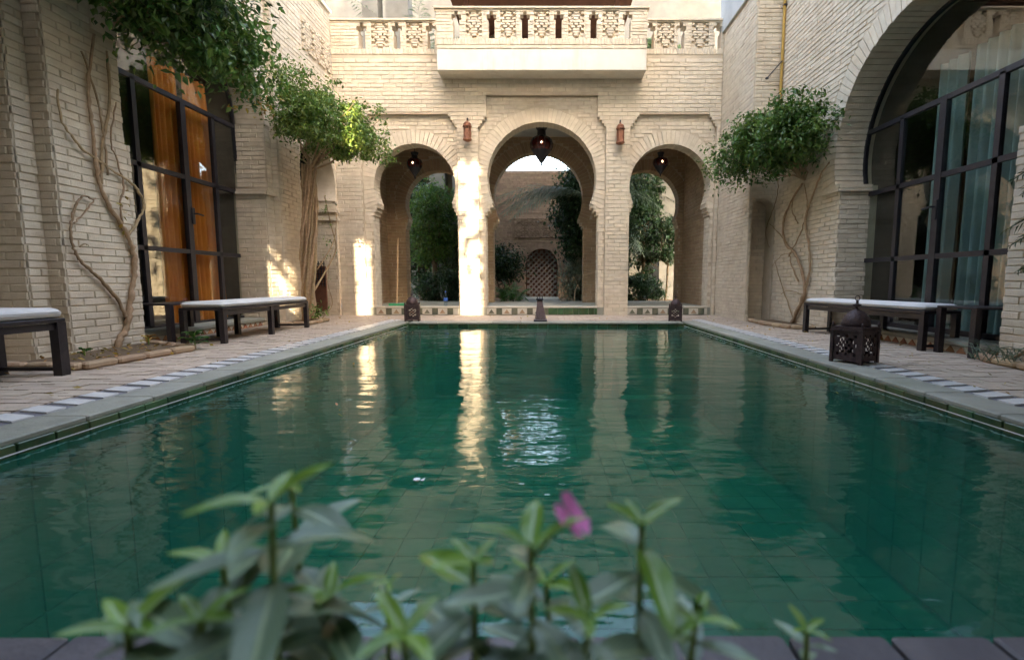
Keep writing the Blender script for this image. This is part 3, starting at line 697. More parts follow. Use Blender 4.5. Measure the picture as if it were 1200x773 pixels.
# added unseen wing behind the viewer: blocks sun, openings shaped for the sun patches
back = thing('sun_mask_wing', 'added unseen wing behind the viewer, blocking the sun except through openings shaped for the sun patches', 'building', (0, -3.5, 0))
fB = Frame((0, -3.5, 0), (1, 0, 0), (0, 1, 0))
def proj(x, y, z): t = y + 3.5; return (x + .35 * t, z + .60 * t)
def hole(p, q): a = proj(*p); b_ = proj(*q); return Panel(min(a[0], b_[0]), max(a[0], b_[0]), min(a[1], b_[1]), max(a[1], b_[1]))
H1 = Arch(*(lambda a: (a[0], .24, a[1] + 2.9, a[1] + 2.9, .30))(proj(-1.52, 9.9, .0)), zb=proj(0, 9.9, .0)[1] , ring=0)
H2 = Arch(*(lambda a: (a[0], .15, a[1] + 1.9, a[1] + 1.9, .15))(proj(-3.74, 9.9, .0)), zb=proj(0, 9.9, .0)[1], ring=0)
pa = proj(-4.3, 7.45, .0); pb = proj(-4.3, 8.35, 1.25)
H3 = Panel(pa[0], pb[0], 7.05, 7.95)
mb = MB(); wall_body(mb, fB, -8, 14, 0, 19, [H1, H2, H3], .12); mb.build('wall_core', M['greyrender'], back)
rv = thing('sun_dapple_vine', 'added unseen leaves across the high openings behind the viewer, there to dapple the sun patches', 'vine', (3, -3.4, 8))  # added out of view to break up the sun patches
VP_ = []
for (hx, hz, hw, hh, nn) in ((proj(-1.52, 9.9, 0)[0], proj(0, 9.9, 0)[1] + 1.7, .3, 1.5, 120), (proj(-3.74, 9.9, 0)[0], proj(0, 9.9, 0)[1] + 1.0, .15, .9, 16), ((pa[0] + pb[0]) / 2, 7.5, .22, .45, 16)):
    for k in range(nn): VP_.append((hx + rnd.uniform(-hw, hw) * 1.1, -3.4 + jit(.08), hz + rnd.uniform(-hh, hh)))
RV = (rv, VP_)
gal = thing('shade_roof', 'added unseen timber roof round the near end of the courtyard, there to darken its corners', 'roof', (0, -1, 3.3))  # roof added out of view to darken the near walls and deck
mb = MB(); mb.box((-.2, -2.0, 3.4), (8.6, 2.9, .2)); mb.box((-3.1, .95, 3.4), (3.1, 3.0, .2)); mb.box((-4.0, 3.3, 3.4), (1.3, 1.7, .2)); mb.box((2.75, 1.75, 3.4), (2.8, 4.6, .2)); mb.build('roof_boards', M['darkbark'], gal)
for x_ in (-2.5, 2.6): mb = MB(); mb.box((x_, -1.2, 1.65), (.3, .3, 3.3)); mb.build('shade_roof_column', M['brick'], gal)
rb = thing('shade_wing', 'added unseen wing blocking the sun, behind the side wall with the teal curtains', 'building', (6.5, 3, 0))  # added out of view as a sun occluder
mb = MB(); mb.box((6.9, 1.8, 5.5), (.4, 14.4, 11)); mb.build('wall_core', M['greyrender'], rb)

# ------------------------------------------------------------------ garden wall and neighbours beyond the arches
gw = thing('garden_wall', 'old brown brick garden wall with relief bands around the round headed lattice door', 'wall', (0, 17, 0))
fG = Frame((0, 17, 0), (1, 0, 0), (0, -1, 0)); GD = Arch(-.16, .57, 1.28, 1.28, .57, ring=.2)
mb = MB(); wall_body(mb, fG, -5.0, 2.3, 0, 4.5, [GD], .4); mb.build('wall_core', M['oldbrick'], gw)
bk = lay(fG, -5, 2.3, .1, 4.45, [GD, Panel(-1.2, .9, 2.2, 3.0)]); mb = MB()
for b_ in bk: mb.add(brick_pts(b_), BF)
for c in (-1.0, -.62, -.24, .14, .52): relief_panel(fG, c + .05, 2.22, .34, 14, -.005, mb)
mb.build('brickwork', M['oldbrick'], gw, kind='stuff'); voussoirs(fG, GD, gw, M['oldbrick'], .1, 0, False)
gl = part_empty('lattice_door', gw, (-.16, 17, 0))
mb = MB(); mb.prism([(-.57, .1), (.57, .1)] + [(.57 * math.cos(PI * k / 14), 1.28 + .57 * math.sin(PI * k / 14)) for k in range(15)], lambda a, b_, h: Vector((-.16 + a, 17.3 - h, b_)), .05); mb.build('door_board', M['woodred'], gl)
for s_ in (-1, 1):
    for k in range(-7, 12):
        c0 = k * .19; pts = []
        for i in range(61):
            t = -1.3 + 2.6 * i / 60; a = t; z = 1 + s_ * t + (c0 - .4)
            if abs(a) < .55 and .12 < z and (z < 1.28 or a * a + (z - 1.28) ** 2 < .55 ** 2): pts.append((a, z))
        if len(pts) > 2:
            p, q = pts[0], pts[-1]; MB().tube([(-.16 + p[0], 17.22 - .02 * s_, p[1]), (-.16 + q[0], 17.22 - .02 * s_, q[1])], .036, 4).build('lattice_slat', M['door'], gl)
nb = thing('garden_house', 'pale grey rendered house with tall arched recesses beyond the arch by the niche', 'building', (5, 16, 0))
fN = Frame((0, 16.2, 0), (1, 0, 0), (0, -1, 0)); mb = MB(); wall_body(mb, fN, 2.3, 7.5, 0, 6.5, [Arch(3.3, .5, 3.2, 3.2, .5), Arch(5.2, .8, 3.9, 3.9, .8)], .25); mb.box((4.9, 16.9, 3.2), (5.2, .1, 6.4)); mb.build('wall_core', M['shadegrey'], nb)
nc = thing('garden_house', 'tall pale house with square pillars beyond the arch with the broom', 'building', (-5, 15.6, 0))
mb = MB()
for x_, w_ in ((-5.6, .9), (-4.35, .45), (-3.55, .5), (-2.9, .3)): mb.box((x_, 16.2 - .04 * w_, 2.6), (w_, .5, 5.2))
mb.build('pillar', M['shadegrey'], nc); mb = MB(); mb.box((-4.7, 16.6, 2.4), (5, .2, 4.8)); mb.build('wall_core', M['brickdark'], nc)
mb = MB(); mb.box((-4.2, 16.25, 4.95), (4.2, .6, .3)); mb.build('cornice', M['shadegrey'], nc)

# ------------------------------------------------------------------ lanterns
def hanging_lantern(label, x, y, zt, zb, rr, zc):
    o = thing('hanging_lantern', label, 'lantern', (x, y, zc), 'lanterns hanging in the arches')
    h = zt - zb; k = h / .88
    MB().tube([(x, y, zc), (x, y, zt)], .007, 5).build('chain', M['iron'], o)
    MB().lathe([(.02 * k, 0), (.13 * k, -.01), (.12 * k, -.04), (.095 * k, -.07), (.10 * k, -.17 * k), (.12 * k, -.2 * k)], (x, y, zt), 16).build('crown', M['iron'], o)
    MB().lathe([(.11 * k, -.2 * k), (rr * .85, -.26 * k), (rr, -.36 * k), (rr * .98, -.43 * k), (rr * .82, -.52 * k)], (x, y, zt), 20).build('glass_bowl', M['redglass'], o, smooth=True)
    MB().lathe([(rr * .84, -.515 * k), (rr * .62, -.60 * k), (rr * .22, -.75 * k), (.015, -.80 * k), (.02, -.83 * k), (.004, -.88 * k)], (x, y, zt), 16).build('bottom_cone', M['iron'], o)
    rb_ = MB()
    for q in range(10):
        a = q * PI / 5; rb_.tube([(x + math.cos(a) * r_, y + math.sin(a) * r_, zt + z_) for r_, z_ in ((.112 * k, -.2 * k), (rr * .86, -.26 * k), (rr * 1.01, -.36 * k), (rr * .99, -.43 * k), (rr * .83, -.52 * k))], .006, 4)
    rb_.build('rib_cage', M['iron'], o)
    MB().lathe([(.003, .02), (.009, .012), (.011, 0), (.008, -.014), (.003, -.018)], (x, y - rr - .005, zt - .40 * k), 10).build('bulb_glint', M['bulb_glint'], o)  # small glowing bead before the bowl, stands in for the glint of a bulb
m = bpy.data.materials.new('glint_glow'); m.use_nodes = True; e = m.node_tree.nodes['Principled BSDF']; e.inputs['Emission Color'].default_value = (1, .75, .5, 1); e.inputs['Emission Strength'].default_value = 1.2; M['bulb_glint'] = m
hanging_lantern('large red glass lantern hanging in the tall central arch', -.1, 10.75, 4.02, 3.18, .25, 4.3)
hanging_lantern('small red glass lantern hanging in the arch above the broom', -2.87, 10.75, 3.50, 2.92, .165, 4.3)
hanging_lantern('small red glass lantern hanging in the arch nearest the blind niche', 2.50, 10.75, 3.50, 2.98, .165, 4.3)
def wall_lantern(label, x, zb, zt):
    y = 9.80; o = thing('wall_lantern', label, 'lantern', (x, y, zb), 'copper lanterns on the pilasters'); h = zt - zb
    MB().tube([(x, 9.91, zt - .02), (x, 9.85, zt + .02), (x, y, zt), (x, y, zt - .07)], .010, 5).build('bracket', M['iron'], o)
    MB().lathe([(.05, .0), (.085, .02), (.085, .045), (.07, .06)], (x, y, zb), 12).build('base_plate', M['copper'], o)
    MB().lathe([(.062, .06), (.062, h * .62)], (x, y, zb), 6).build('lamp_body', M['copper'], o)
    for k in range(6): a = k * PI / 3; MB().tube([(x + .068 * math.cos(a), y + .068 * math.sin(a), zb + .05), (x + .068 * math.cos(a), y + .068 * math.sin(a), zb + h * .62)], .008, 4).build('rib', M['copper'], o)
    MB().lathe([(.088, h * .62), (.09, h * .66), (.075, h * .70), (.078, h * .74), (.05, h * .82), (.015, h * .86), (.012, h * .92)], (x, y, zb), 12).build('cap', M['copper'], o)
wall_lantern('copper wall lantern above the sunlit pilaster', -1.56, 3.46, 3.90)
wall_lantern('copper wall lantern on the shaded pilaster between the tall arch and the niche side arch', 1.47, 3.40, 3.86)
def floor_lantern(label, x, y, s, rz, cells=(9, 9), fancy=True):
    o = thing('floor_lantern', label, 'lantern', (x, y, 0), 'pierced metal lanterns standing on the pool edge')
    m_ = M['rust']; c = Vector((x, y, 0)); W = .26 * s; H0 = .05 * s; H1 = .30 * s; rt = Matrix.Rotation(rz, 3, 'Z')
    def P(a, b_, z): return tuple(rt @ Vector((a, b_, z)) + c)
    for sx in (-1, 1):
        for sy in (-1, 1):
            l_ = MB(); l_.box(P(sx * W / 2, sy * W / 2, H1 / 2 + .002), (.028 * s, .028 * s, H1), rz); l_.build('corner_post', m_, o)
    t = MB(); t.box(P(0, 0, H0), (W + .0, W + .0, .018 * s), rz); t.build('base_plate', m_, o)
    rnd2 = random.Random(3)
    for q in range(4):
        r2 = Matrix.Rotation(rz + q * PI / 2, 3, 'Z'); mb = MB(); nx, nz = cells; cw = (W - .03 * s) / nx; ch = (H1 - H0) / nz
        for i in range(nx):
            for j in range(nz):
                di = abs(i - nx // 2); dj = abs(j - nz // 2)
                holeq = (di + dj) in (1, 3) and di != 4 or (di == 3 and dj == 3) or (di == 2 and dj == 2)
                if i in (0, nx - 1) or j in (0, nz - 1) or not holeq:
                    cc = r2 @ Vector((-(W - .03 * s) / 2 + (i + .5) * cw, -W / 2, H0 + (j + .5) * ch)) + c
                    mb.box(tuple(cc), (cw * 1.002, .006 * s, ch * 1.002), rz + q * PI / 2)
        mb.build('pierced_panel', m_, o)
        sk = MB(); sk.prism([(-W / 2, H0), (-W / 2, .012), (-W / 2 + .03 * s, .03 * s), (-W * .1, .035 * s), (0, .022 * s), (W * .1, .035 * s), (W / 2 - .03 * s, .03 * s), (W / 2, .012), (W / 2, H0)][::-1], lambda a, b_, h: r2 @ Vector((a, -W / 2 - h + .003, b_)) + c, .006); sk.build('skirt', m_, o)
    t = MB(); t.box(P(0, 0, H1 + .008 * s), (W + .035 * s, W + .035 * s, .014 * s), rz); t.box(P(0, 0, H1 + .028 * s), (W + .02 * s, W + .02 * s, .03 * s), rz); t.build('cornice', m_, o)
    for sx in (-1, 1):
        for sy in (-1, 1): MB().lathe([(.006 * s, 0), (.014 * s, .01 * s), (.012 * s, .03 * s), (.002, .045 * s)], P(sx * W * .5, sy * W * .5, H1 + .04 * s), 6).build('corner_finial', m_, o)
    dr = .115 * s
    dome = MB().lathe([(dr, 0), (dr * 1.02, .02 * s), (dr * .97, .055 * s), (dr * .84, .09 * s), (dr * .60, .125 * s), (dr * .32, .148 * s), (dr * .12, .16 * s), (.012 * s, .165 * s)], (x, y, H1 + .04 * s), 20); dome = dome.build('dome', m_, o, smooth=True)
    st = MB()
    for rr_, zz in ((1.0, .03), (.95, .065), (.82, .097), (.58, .13)):
        for k in range(14):
            a = k * 2 * PI / 14 + zz * 9; st.lathe([(.001, .004), (.006 * s, 0), (.001, -.004)], (x + dr * rr_ * 1.01 * math.cos(a), y + dr * rr_ * 1.01 * math.sin(a), H1 + .04 * s + zz * s), 5)
    st.build('dome_studs', m_, dome, kind='stuff')
    zf = H1 + .04 * s + .16 * s
    MB().lathe([(.012 * s, 0), (.012 * s, .02 * s), (.034 * s, .03 * s), (.034 * s, .042 * s), (.012 * s, .05 * s), (.01 * s, .085 * s)], (x, y, zf), 12).build('finial', m_, o)
    MB().tube([(x + .022 * s * math.cos(a), y, zf + .10 * s + .022 * s * math.sin(a)) for a in [PI * 2 * k / 12 for k in range(13)]], .004 * s, 5).build('hanging_ring', m_, o)
floor_lantern('largest domed pierced lantern, standing on the pool edge before the white cushioned bench', 2.655, 4.08, .93, R(28))
floor_lantern('domed rusty lantern at the far pool corner, before the arch with the broom', -2.36, 8.42, .88, R(10), (7, 9))
floor_lantern('domed rusty lantern at the far pool corner by the blind niche', 2.28, 8.42, .80, R(-15), (7, 9))

# ------------------------------------------------------------------ benches, cushions, tables
def bench(name, label, cat, cx_, cy_, w_, l_, h, rz, lt=.055, mid=True, rails=True, top=.03):
    o = thing(name, label, cat, (cx_, cy_, 0)); rt = Matrix.Rotation(rz, 3, 'Z'); c = Vector((cx_, cy_, 0)); P = lambda a, b_, z: tuple(rt @ Vector((a, b_, z)) + c)
    ys = (-1, 0, 1) if mid else (-1, 1)
    for sx in (-1, 1):
        for sy in ys: mb = MB(); mb.box(P(sx * (w_ / 2 - lt / 2), sy * (l_ / 2 - lt / 2), (h - top) / 2), (lt, lt, h - top), rz); mb.build('leg', M['blackwood'], o)
    mb = MB(); mb.bbox(P(0, 0, h - top / 2), (w_, l_, top), .004, rz); mb.build('bench_top' if cat == 'bench' else 'table_top', M['blackwood'], o)
    if rails:
        for sy in (-1, 1): mb = MB(); mb.box(P(0, sy * (l_ / 2 - lt / 2), .05), (w_ - 2 * lt, .025, .025), rz); mb.build('stretcher', M['blackwood'], o)
        mb = MB(); mb.box(P(-w_ / 2 + lt / 2 if cx_ > 0 else w_ / 2 - lt / 2, 0, h - top - .03), (.025, l_ - 2 * lt, .05), rz); mb.build('apron', M['blackwood'], o)
    return o
def cushion(label, cx_, cy_, w_, l_, z, t, rz):
    mb = MB(); n = 14; r_ = .035
    rt = Matrix.Rotation(rz, 3, 'Z'); vs = []
    rings = [(0, .0), (.5, -.0)]
    prof = [(-.03, 0), (-.006, .012), (0, .035), (-.002, t - .03), (-.012, t - .012), (-.035, t), (-.16, t + .008)]
    for d, zz in prof:
        X, Y = w_ / 2 + d, l_ / 2 + d; q = .03
        loop = []
        for (sx, sy) in ((1, 1), (-1, 1), (-1, -1), (1, -1)):
            for k in range(5):
                a = PI / 2 * k / 4 + {(1, 1): 0, (-1, 1): PI / 2, (-1, -1): PI, (1, -1): 1.5 * PI}[(sx, sy)]
                loop.append((sx * (X - q) + q * math.cos(a), sy * (Y - q) + q * math.sin(a)))
        vs += [tuple(rt @ Vector((a, b_, zz)) + Vector((cx_, cy_, z))) for a, b_ in loop]
    m_ = 20; fs = [(i * m_ + k, i * m_ + (k + 1) % m_, (i + 1) * m_ + (k + 1) % m_, (i + 1) * m_ + k) for i in range(len(prof) - 1) for k in range(m_)] + [tuple(range(m_ - 1, -1, -1)), tuple(range((len(prof) - 1) * m_, len(prof) * m_))]
    mb.add(vs, fs); o = mb.build('cushion', M['cushion'], smooth=True); 
    tag(o, label, 'cushion')
    for zz in (.036, t - .028):
        X, Y = w_ / 2 + .002, l_ / 2 + .002; lp = [(X - .03, Y), (-X + .03, Y), (-X, Y - .03), (-X, -Y + .03), (-X + .03, -Y), (X - .03, -Y), (X, -Y + .03), (X, Y - .03), (X - .03, Y)]
        MB().tube([tuple(rt @ Vector((a, b_, zz)) + Vector((cx_, cy_, z))) for a, b_ in lp], .0035, 5).build('piping', M['cushion'], o)
    return o
bench('bench', 'black bench at the picture edge, cut off beside the stepped brick pier', 'bench', -3.86, 2.73, .54, 1.66, .43, 0, .065, False)
cushion('thick white cushion on the bench that the picture edge cuts off', -3.86, 2.73, .53, 1.65, .431, .075, 0)
bench('bench', 'long black bench under the orange curtains, near the vine trunk', 'bench', -3.85, 6.28, .50, 1.92, .405, 0, .055)
cushion('white cushion on the long bench under the orange curtains', -3.85, 6.28, .49, 1.90, .406, .065, 0)
bench('table', 'black side table in front of the orange curtains, butted against the long bench', 'table', -4.34, 5.66, .42, .84, .455, 0, .055, False, False, .02)
bench('bench', 'long black bench behind the large domed lantern', 'bench', 3.87, 5.70, .42, 1.84, .405, R(7), .055)
cushion('white cushion on the long bench behind the large domed lantern', 3.87, 5.70, .41, 1.82, .406, .065, R(7))
bench('table', 'black side table under the teal curtains, at the end of the bench behind the lantern', 'table', 4.07, 4.50, .42, .44, .465, 0, .055, False, False, .02)

# ------------------------------------------------------------------ small things in the arcade
o = thing('push_broom', 'push broom with green head and pale stick leaning inside the arch', 'broom', (-3.2, 10.25, .16))
mb = MB(); mb.bbox((-3.21, 10.28, .20), (.34, .09, .05), .01); mb.build('broom_head', M['greenplastic'], o)
mb = MB()
for k in range(24): mb.box((-3.37 + k * .014, 10.28 + rnd.uniform(-.02, .02), .168), (.010, .05, .03))
mb.build('bristles', M['greenplastic'], o, kind='stuff')
MB().tube([(-3.21, 10.28, .22), (-3.33, 10.9, 1.66)], .013, 6).build('broomstick', M['stick'], o)
o = thing('water_bottle', 'clear plastic water bottle with blue cap standing on the arcade step', 'bottle', (-2.1, 10.0, .186))
MB().lathe([(.035, 0), (.042, .01), (.042, .07), (.038, .08), (.042, .09), (.042, .2), (.03, .245), (.014, .275), (.014, .29)], (-2.1, 10.0, .187), 14).build('bottle_body', M['bottle'], o, smooth=True)
MB().lathe([(.017, 0), (.017, .03)], (-2.1, 10.0, .47), 10).build('cap', M['bluecap'], o)
MB().lathe([(.0435, 0), (.0435, .06)], (-2.1, 10.0, .295), 14).build('bottle_label', M['bluecap'], o)
# black wrought spout standing at the middle of the far rim
o = thing('fountain_spout', 'black ribbed iron spout standing at the middle of the far pool rim', 'fountain', (-.1, 8.3, 0))
fs_ = MB(); X0, Y0 = -.10, 8.28
for k in range(13):
    t = k / 12; fs_.tube([(X0 - .10 + .21 * t, Y0 - .05, .012), (X0 - .075 + .15 * t, Y0, .14), (X0 - .055 + .095 * t, Y0 + .05, .30), (X0 - .055 + .085 * t, Y0 + .08, .38)], .008, 4)
fs_.build('spout_ribs', M['rust'], o, kind='stuff')
mb = MB(); mb.hexa([(X0 - .085, Y0 - .03, .012), (X0 + .09, Y0 - .03, .012), (X0 + .09, Y0 + .1, .012), (X0 - .085, Y0 + .1, .012), (X0 - .045, Y0 + .085, .37), (X0 + .025, Y0 + .085, .37), (X0 + .025, Y0 + .12, .37), (X0 - .045, Y0 + .12, .37)]); mb.build('spout_body', M['iron'], o)
mb = MB(); mb.bbox((X0, Y0 + .02, .025), (.23, .20, .03), .005); mb.bbox((X0 - .012, Y0 + .09, .39), (.13, .09, .03), .005); mb.build('spout_base', M['iron'], o)
for k in range(3): MB().tube([(X0 - .05 + k * .04, Y0 + .09, .40), (X0 - .06 + k * .05, Y0 + .09, .45)], [.010, .002], 5).build('spike', M['iron'], o)
# ochre pipe and its bracket
o = thing('drain_pipe', 'thin ochre pipe running down the corner above the leafy vine', 'pipe', (3.93, 8.33, 2.8))
MB().tube([(3.91, 8.33, 8.0), (3.91, 8.33, 2.9)], .022, 8).build('pipe', M['yellow'], o)
for z in (3.7, 5.2, 6.6): MB().box((3.92, 8.33, z), (.06, .06, .025)).build('pipe_clip', M['iron'], o)
o = thing('iron_bracket', 'thin black iron arm fixed beside the ochre pipe', 'bracket', (3.7, 8.3, 4.1))
MB().tube([(3.90, 8.30, 4.32), (3.66, 8.28, 4.05)], .010, 5).build('arm', M['iron'], o)
MB().lathe([(.02, 0), (.03, .01), (.02, .03)], (3.66, 8.30, 4.03), 8).build('arm_tip', M['iron'], o)

# ------------------------------------------------------------------ kerbs and planting beds
def kerb(name, pts, bed, h=.06, wd=.085):
    o = empty_struct(name)
    for a, b_ in zip(pts, pts[1:]):
        a, b_ = Vector((*a, 0)), Vector((*b_, 0)); L_ = (b_ - a).length; n = max(1, round(L_ / .24)); rz = math.atan2(b_.y - a.y, b_.x - a.x)
        for k in range(n):
            c = a.lerp(b_, (k + .5) / n); mb = MB(); mb.bbox((0, 0, 0), (L_ / n - .008, wd + jit(.006), h + jit(.006)), .016, rz + jit(.02)); mb.build('kerb_brick', M['kerb'], o, loc=(c.x, c.y, h / 2 + .004))
    if bed: mb = MB(); mb.prism(bed, lambda a, b_, hh: Vector((a, b_, hh)), .042); mb.build('bed_soil', M['soil'], o)
    return o
kerb('kerb_left', [(-4.3, 3.72), (-3.66, 3.72), (-3.57, 4.78), (-4.3, 5.16)], [(-4.33, 3.76), (-3.68, 3.76), (-3.62, 4.75), (-4.33, 5.1)])
kerb('kerb_right', [(3.93, 4.02), (3.70, 3.2), (3.75, 2.0)], None)
kerb('kerb_right_near', [(4.3, 4.32), (3.92, 4.28), (3.80, 4.0), (3.70, 2.6)], None)
kerb('kerb_niche', [(3.55, 8.3), (3.50, 7.6), (3.60, 7.0), (3.9, 6.9)], [(3.94, 8.3), (3.59, 8.28), (3.54, 7.62), (3.64, 7.04), (3.94, 6.94)])
kerb('kerb_trunk', [(-4.2, 8.45), (-3.85, 8.40), (-3.80, 7.6), (-4.2, 7.45)], [(-4.24, 8.4), (-3.89, 8.36), (-3.84, 7.64), (-4.24, 7.5)])

# ------------------------------------------------------------------ foliage
def leaves(mb, pts, size, fold=.3, droop=.3, asp=.55):
    for p in pts:
        s_ = size * rnd.uniform(.4, 1.4); yaw = rnd.uniform(0, 2 * PI); pit = rnd.uniform(-1.1, .5) - droop; rol = rnd.uniform(-.8, .8)
        m3 = Euler((rol, pit * -1, yaw)).to_matrix()
        a = m3 @ Vector((s_, 0, 0)); b_ = m3 @ Vector((0, s_ * asp * .5, 0)); n = m3 @ Vector((0, 0, s_ * fold * .25)); p = Vector(p)
        k = len(mb.v); q = a * .45
        mb.v.extend([tuple(p), tuple(p + q + b_ + n), tuple(p + a), tuple(p + q - b_ + n), tuple(p + q - n * .6)])
        mb.f.extend([(k, k + 4, k + 1), (k + 4, k + 2, k + 1), (k, k + 3, k + 4), (k + 4, k + 3, k + 2)])
def clumps(c, r, n, k, clr=.22, shell=.55, rr=None):
    """n leaves in k clumps spread near the surface of an ellipsoid"""
    rr = rr or rnd; out = []
    cs = []
    for _ in range(k):
        d = Vector((rr.gauss(0, 1), rr.gauss(0, 1), rr.gauss(0, 1))).normalized() * rr.uniform(shell, 1) ** .6
        cs.append((Vector((c[0] + d.x * r[0], c[1] + d.y * r[1], c[2] + d.z * r[2])), clr * rr.uniform(.5, 1.3)))
    for _ in range(n):
        q, s_ = rr.choice(cs); out.append(q + Vector((rr.gauss(0, s_), rr.gauss(0, s_), rr.gauss(0, s_ * .8))))
    return out
def keep_out(pts, f): return [p for p in pts if f(p)]
def branches(mb, root, tips, r0=.02, wob=.06, seg=5):
    for t in tips:
        a, b_ = Vector(root), Vector(t); n = 8; P_ = []
        for k in range(n + 1):
            u = k / n; q = a.lerp(b_, u) + Vector((rnd.uniform(-wob, wob), rnd.uniform(-wob, wob), rnd.uniform(-wob, wob))) * math.sin(PI * u); P_.append(q)
        mb.tube(P_, [r0 * (1 - .75 * k / n) for k in range(n + 1)], seg)
def path(mb, pts, r0, r1, seg=6, sub=4, wob=.0):
    P_ = [Vector(p) for p in pts]; out = []
    for i in range(len(P_) - 1):
        p0 = P_[max(i - 1, 0)]; p1 = P_[i]; p2 = P_[i + 1]; p3 = P_[min(i + 2, len(P_) - 1)]
        for k in range(sub):
            t = k / sub; out.append(.5 * ((2 * p1) + (p2 - p0) * t + (2 * p0 - 5 * p1 + 4 * p2 - p3) * t * t + (3 * p1 - p0 - 3 * p2 + p3) * t ** 3) + Vector((jit(wob), jit(wob), jit(wob))))
    out.append(P_[-1]); n = len(out)
    return mb.tube(out, [(r0 + (r1 - r0) * k / (n - 1)) * (rnd.uniform(.82, 1.25) if wob and 0 < k < n - 1 else 1) for k in range(n)], seg)
th_ = R(5.8)
def pix(px, py, **k):           # point of the place seen along a line of sight, at a known wall plane (used for measured stems)
    s_ = (386.5 - py) / 560; d = Vector(((px - 640) / 560, math.cos(th_) + s_ * math.sin(th_), -math.sin(th_) + s_ * math.cos(th_)))
    t = (k['X'] / d.x) if 'X' in k else (k['Y'] / d.y); return CAM + d * t
mb = MB(); leaves(mb, RV[1], .19, asp=.9); mb.build('foliage', M['leafD'], RV[0], kind='stuff')
# 1 climbing plant on the left pier: bare stems, and the dark mass above the door
v = thing('climbing_vine', 'bare twisting vine on the brick pier, its leafy mass partly darkened in colour as shade, overhanging the orange curtained door', 'vine', (-4.2, 4.7, .05))
SX = -4.31
def stem(pts, r0, r1, X=SX, par=v, m_='bark', nm='stem'): path(MB_ := MB(), [pix(a, b_, X=X) for a, b_ in pts], r0, r1, 7, 6, .007); MB_.build(nm, M[m_], par, smooth=True)
stem([(137, 418), (139, 400), (148, 385), (152, 362), (156, 335), (158, 310), (155, 290), (145, 268), (130, 245), (118, 218), (112, 190), (108, 150), (104, 100), (110, 40)], .030, .012)
stem([(148, 372), (140, 355), (125, 335), (108, 318), (92, 303), (85, 285), (83, 265), (86, 250), (92, 235), (100, 230), (110, 235)], .018, .006)
stem([(150, 275), (160, 262), (168, 245), (166, 230), (155, 215), (140, 205), (125, 195), (100, 178), (85, 160), (72, 140), (68, 105)], .014, .008)
stem([(112, 232), (98, 250), (86, 262)], .007, .006); stem([(118, 215), (120, 170), (128, 120), (125, 60)], .016, .01)
stem([(126, 205), (122, 160), (112, 110), (95, 60)], .010, .008); stem([(93, 290), (98, 286), (104, 288)], .006, .004)
stem([(144, 262), (141, 240), (145, 220), (138, 190), (130, 165), (136, 120)], .009, .006)
mb = MB(); P2_ = [p for p in clumps((-3.7, 4.8, 4.2), (.6, 1.45, .75), 9000, 70, .2, .2) if p.x > -4.3]; m2_ = MB(); leaves(m2_, P2_, .085); m2_.build('shade_tinted_foliage', M['leafD'], v, kind='stuff'); P_ = clumps((-3.78, 5.25, 3.5), (.40, 1.12, .66), 7000, 55, .14, .3) + clumps((-3.8, 6.5, 3.5), (.2, .45, .5), 700, 14, .12, .2)  # darker leaf colour on the upper near mass stands in for corner shade
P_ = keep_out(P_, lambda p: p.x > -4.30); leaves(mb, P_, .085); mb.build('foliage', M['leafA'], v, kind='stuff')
mb = MB(); leaves(mb, clumps((-3.95, 6.6, 3.15), (.2, .6, .25), 90, 20, .1, .2), .07); leaves(mb, [pix(rnd.gauss(145, 6), rnd.gauss(242, 12), X=-4.28) for _ in range(16)], .05); mb.build('yellowing_leaves', M['leafY'], v, kind='stuff')
mb = MB(); branches(mb, (-4.2, 5.0, 3.2), [(-3.8 + jit(.3), 5.5 + jit(1.2), 3.8 + jit(.6)) for _ in range(14)], .014); mb.build('twigs', M['bark'], v, kind='stuff')
# 2 vine with thick pale trunk and round crown
v = thing('climbing_vine', 'thick pale twisted trunk with a bright green rounded crown beside the dark doorway', 'vine', (-4.0, 8.0, .05))
for k in range(26):
    a = rnd.uniform(0, 2 * PI); rr_ = rnd.uniform(.03, .12); b0 = Vector((-4.02 + rr_ * math.cos(a) * .7, 8.05 + rr_ * math.sin(a), .04)); pts = [b0]
    for j in range(1, 9):
        z = j * .32; q = a + j * .35; r2 = rr_ * (1 + .25 * math.sin(j + k)) * (1 + j * .05); pts.append(Vector((-4.0 + j * .02 + r2 * math.cos(q) * .7, 8.05 - j * .01 + r2 * math.sin(q), z)))
    mb = MB(); path(mb, pts, rnd.uniform(.02, .034), .014, 6, 3, .006); mb.build('trunk_stem', M['bark'], v, smooth=True)
mb = MB(); path(mb, [(-3.95, 8.1, .5), (-3.85, 8.5, .95), (-3.80, 8.75, 1.3), (-3.85, 8.7, 1.7), (-3.9, 8.6, 2.2)], .018, .008); path(mb, [(-3.9, 8.2, .9), (-3.75, 8.55, 1.4), (-3.7, 8.6, 1.9)], .012, .006); path(mb, [(-3.9, 8.3, .06), (-3.8, 8.5, .3), (-3.82, 8.4, .7), (-3.78, 8.5, 1.2)], .008, .005)
mb.build('side_stem', M['bark'], v, smooth=True)
mb = MB(); P_ = clumps((-3.45, 7.9, 3.18), (.70, .95, .46), 15500, 110, .085, .3) + clumps((-3.8, 7.5, 3.75), (.3, .3, .3), 900, 20, .10, .2) + clumps((-2.95, 8.4, 2.85), (.35, .4, .12), 700, 24, .07, .2) + clumps((-3.0, 8.3, 3.05), (.3, .4, .2), 700, 20, .09, .2)
P_ += clumps((-3.4, 7.9, 3.22), (.84, 1.1, .54), 1500, 60, .05, .9); leaves(mb, P_, .055); mb.build('foliage', M['leafL'], v, kind='stuff')
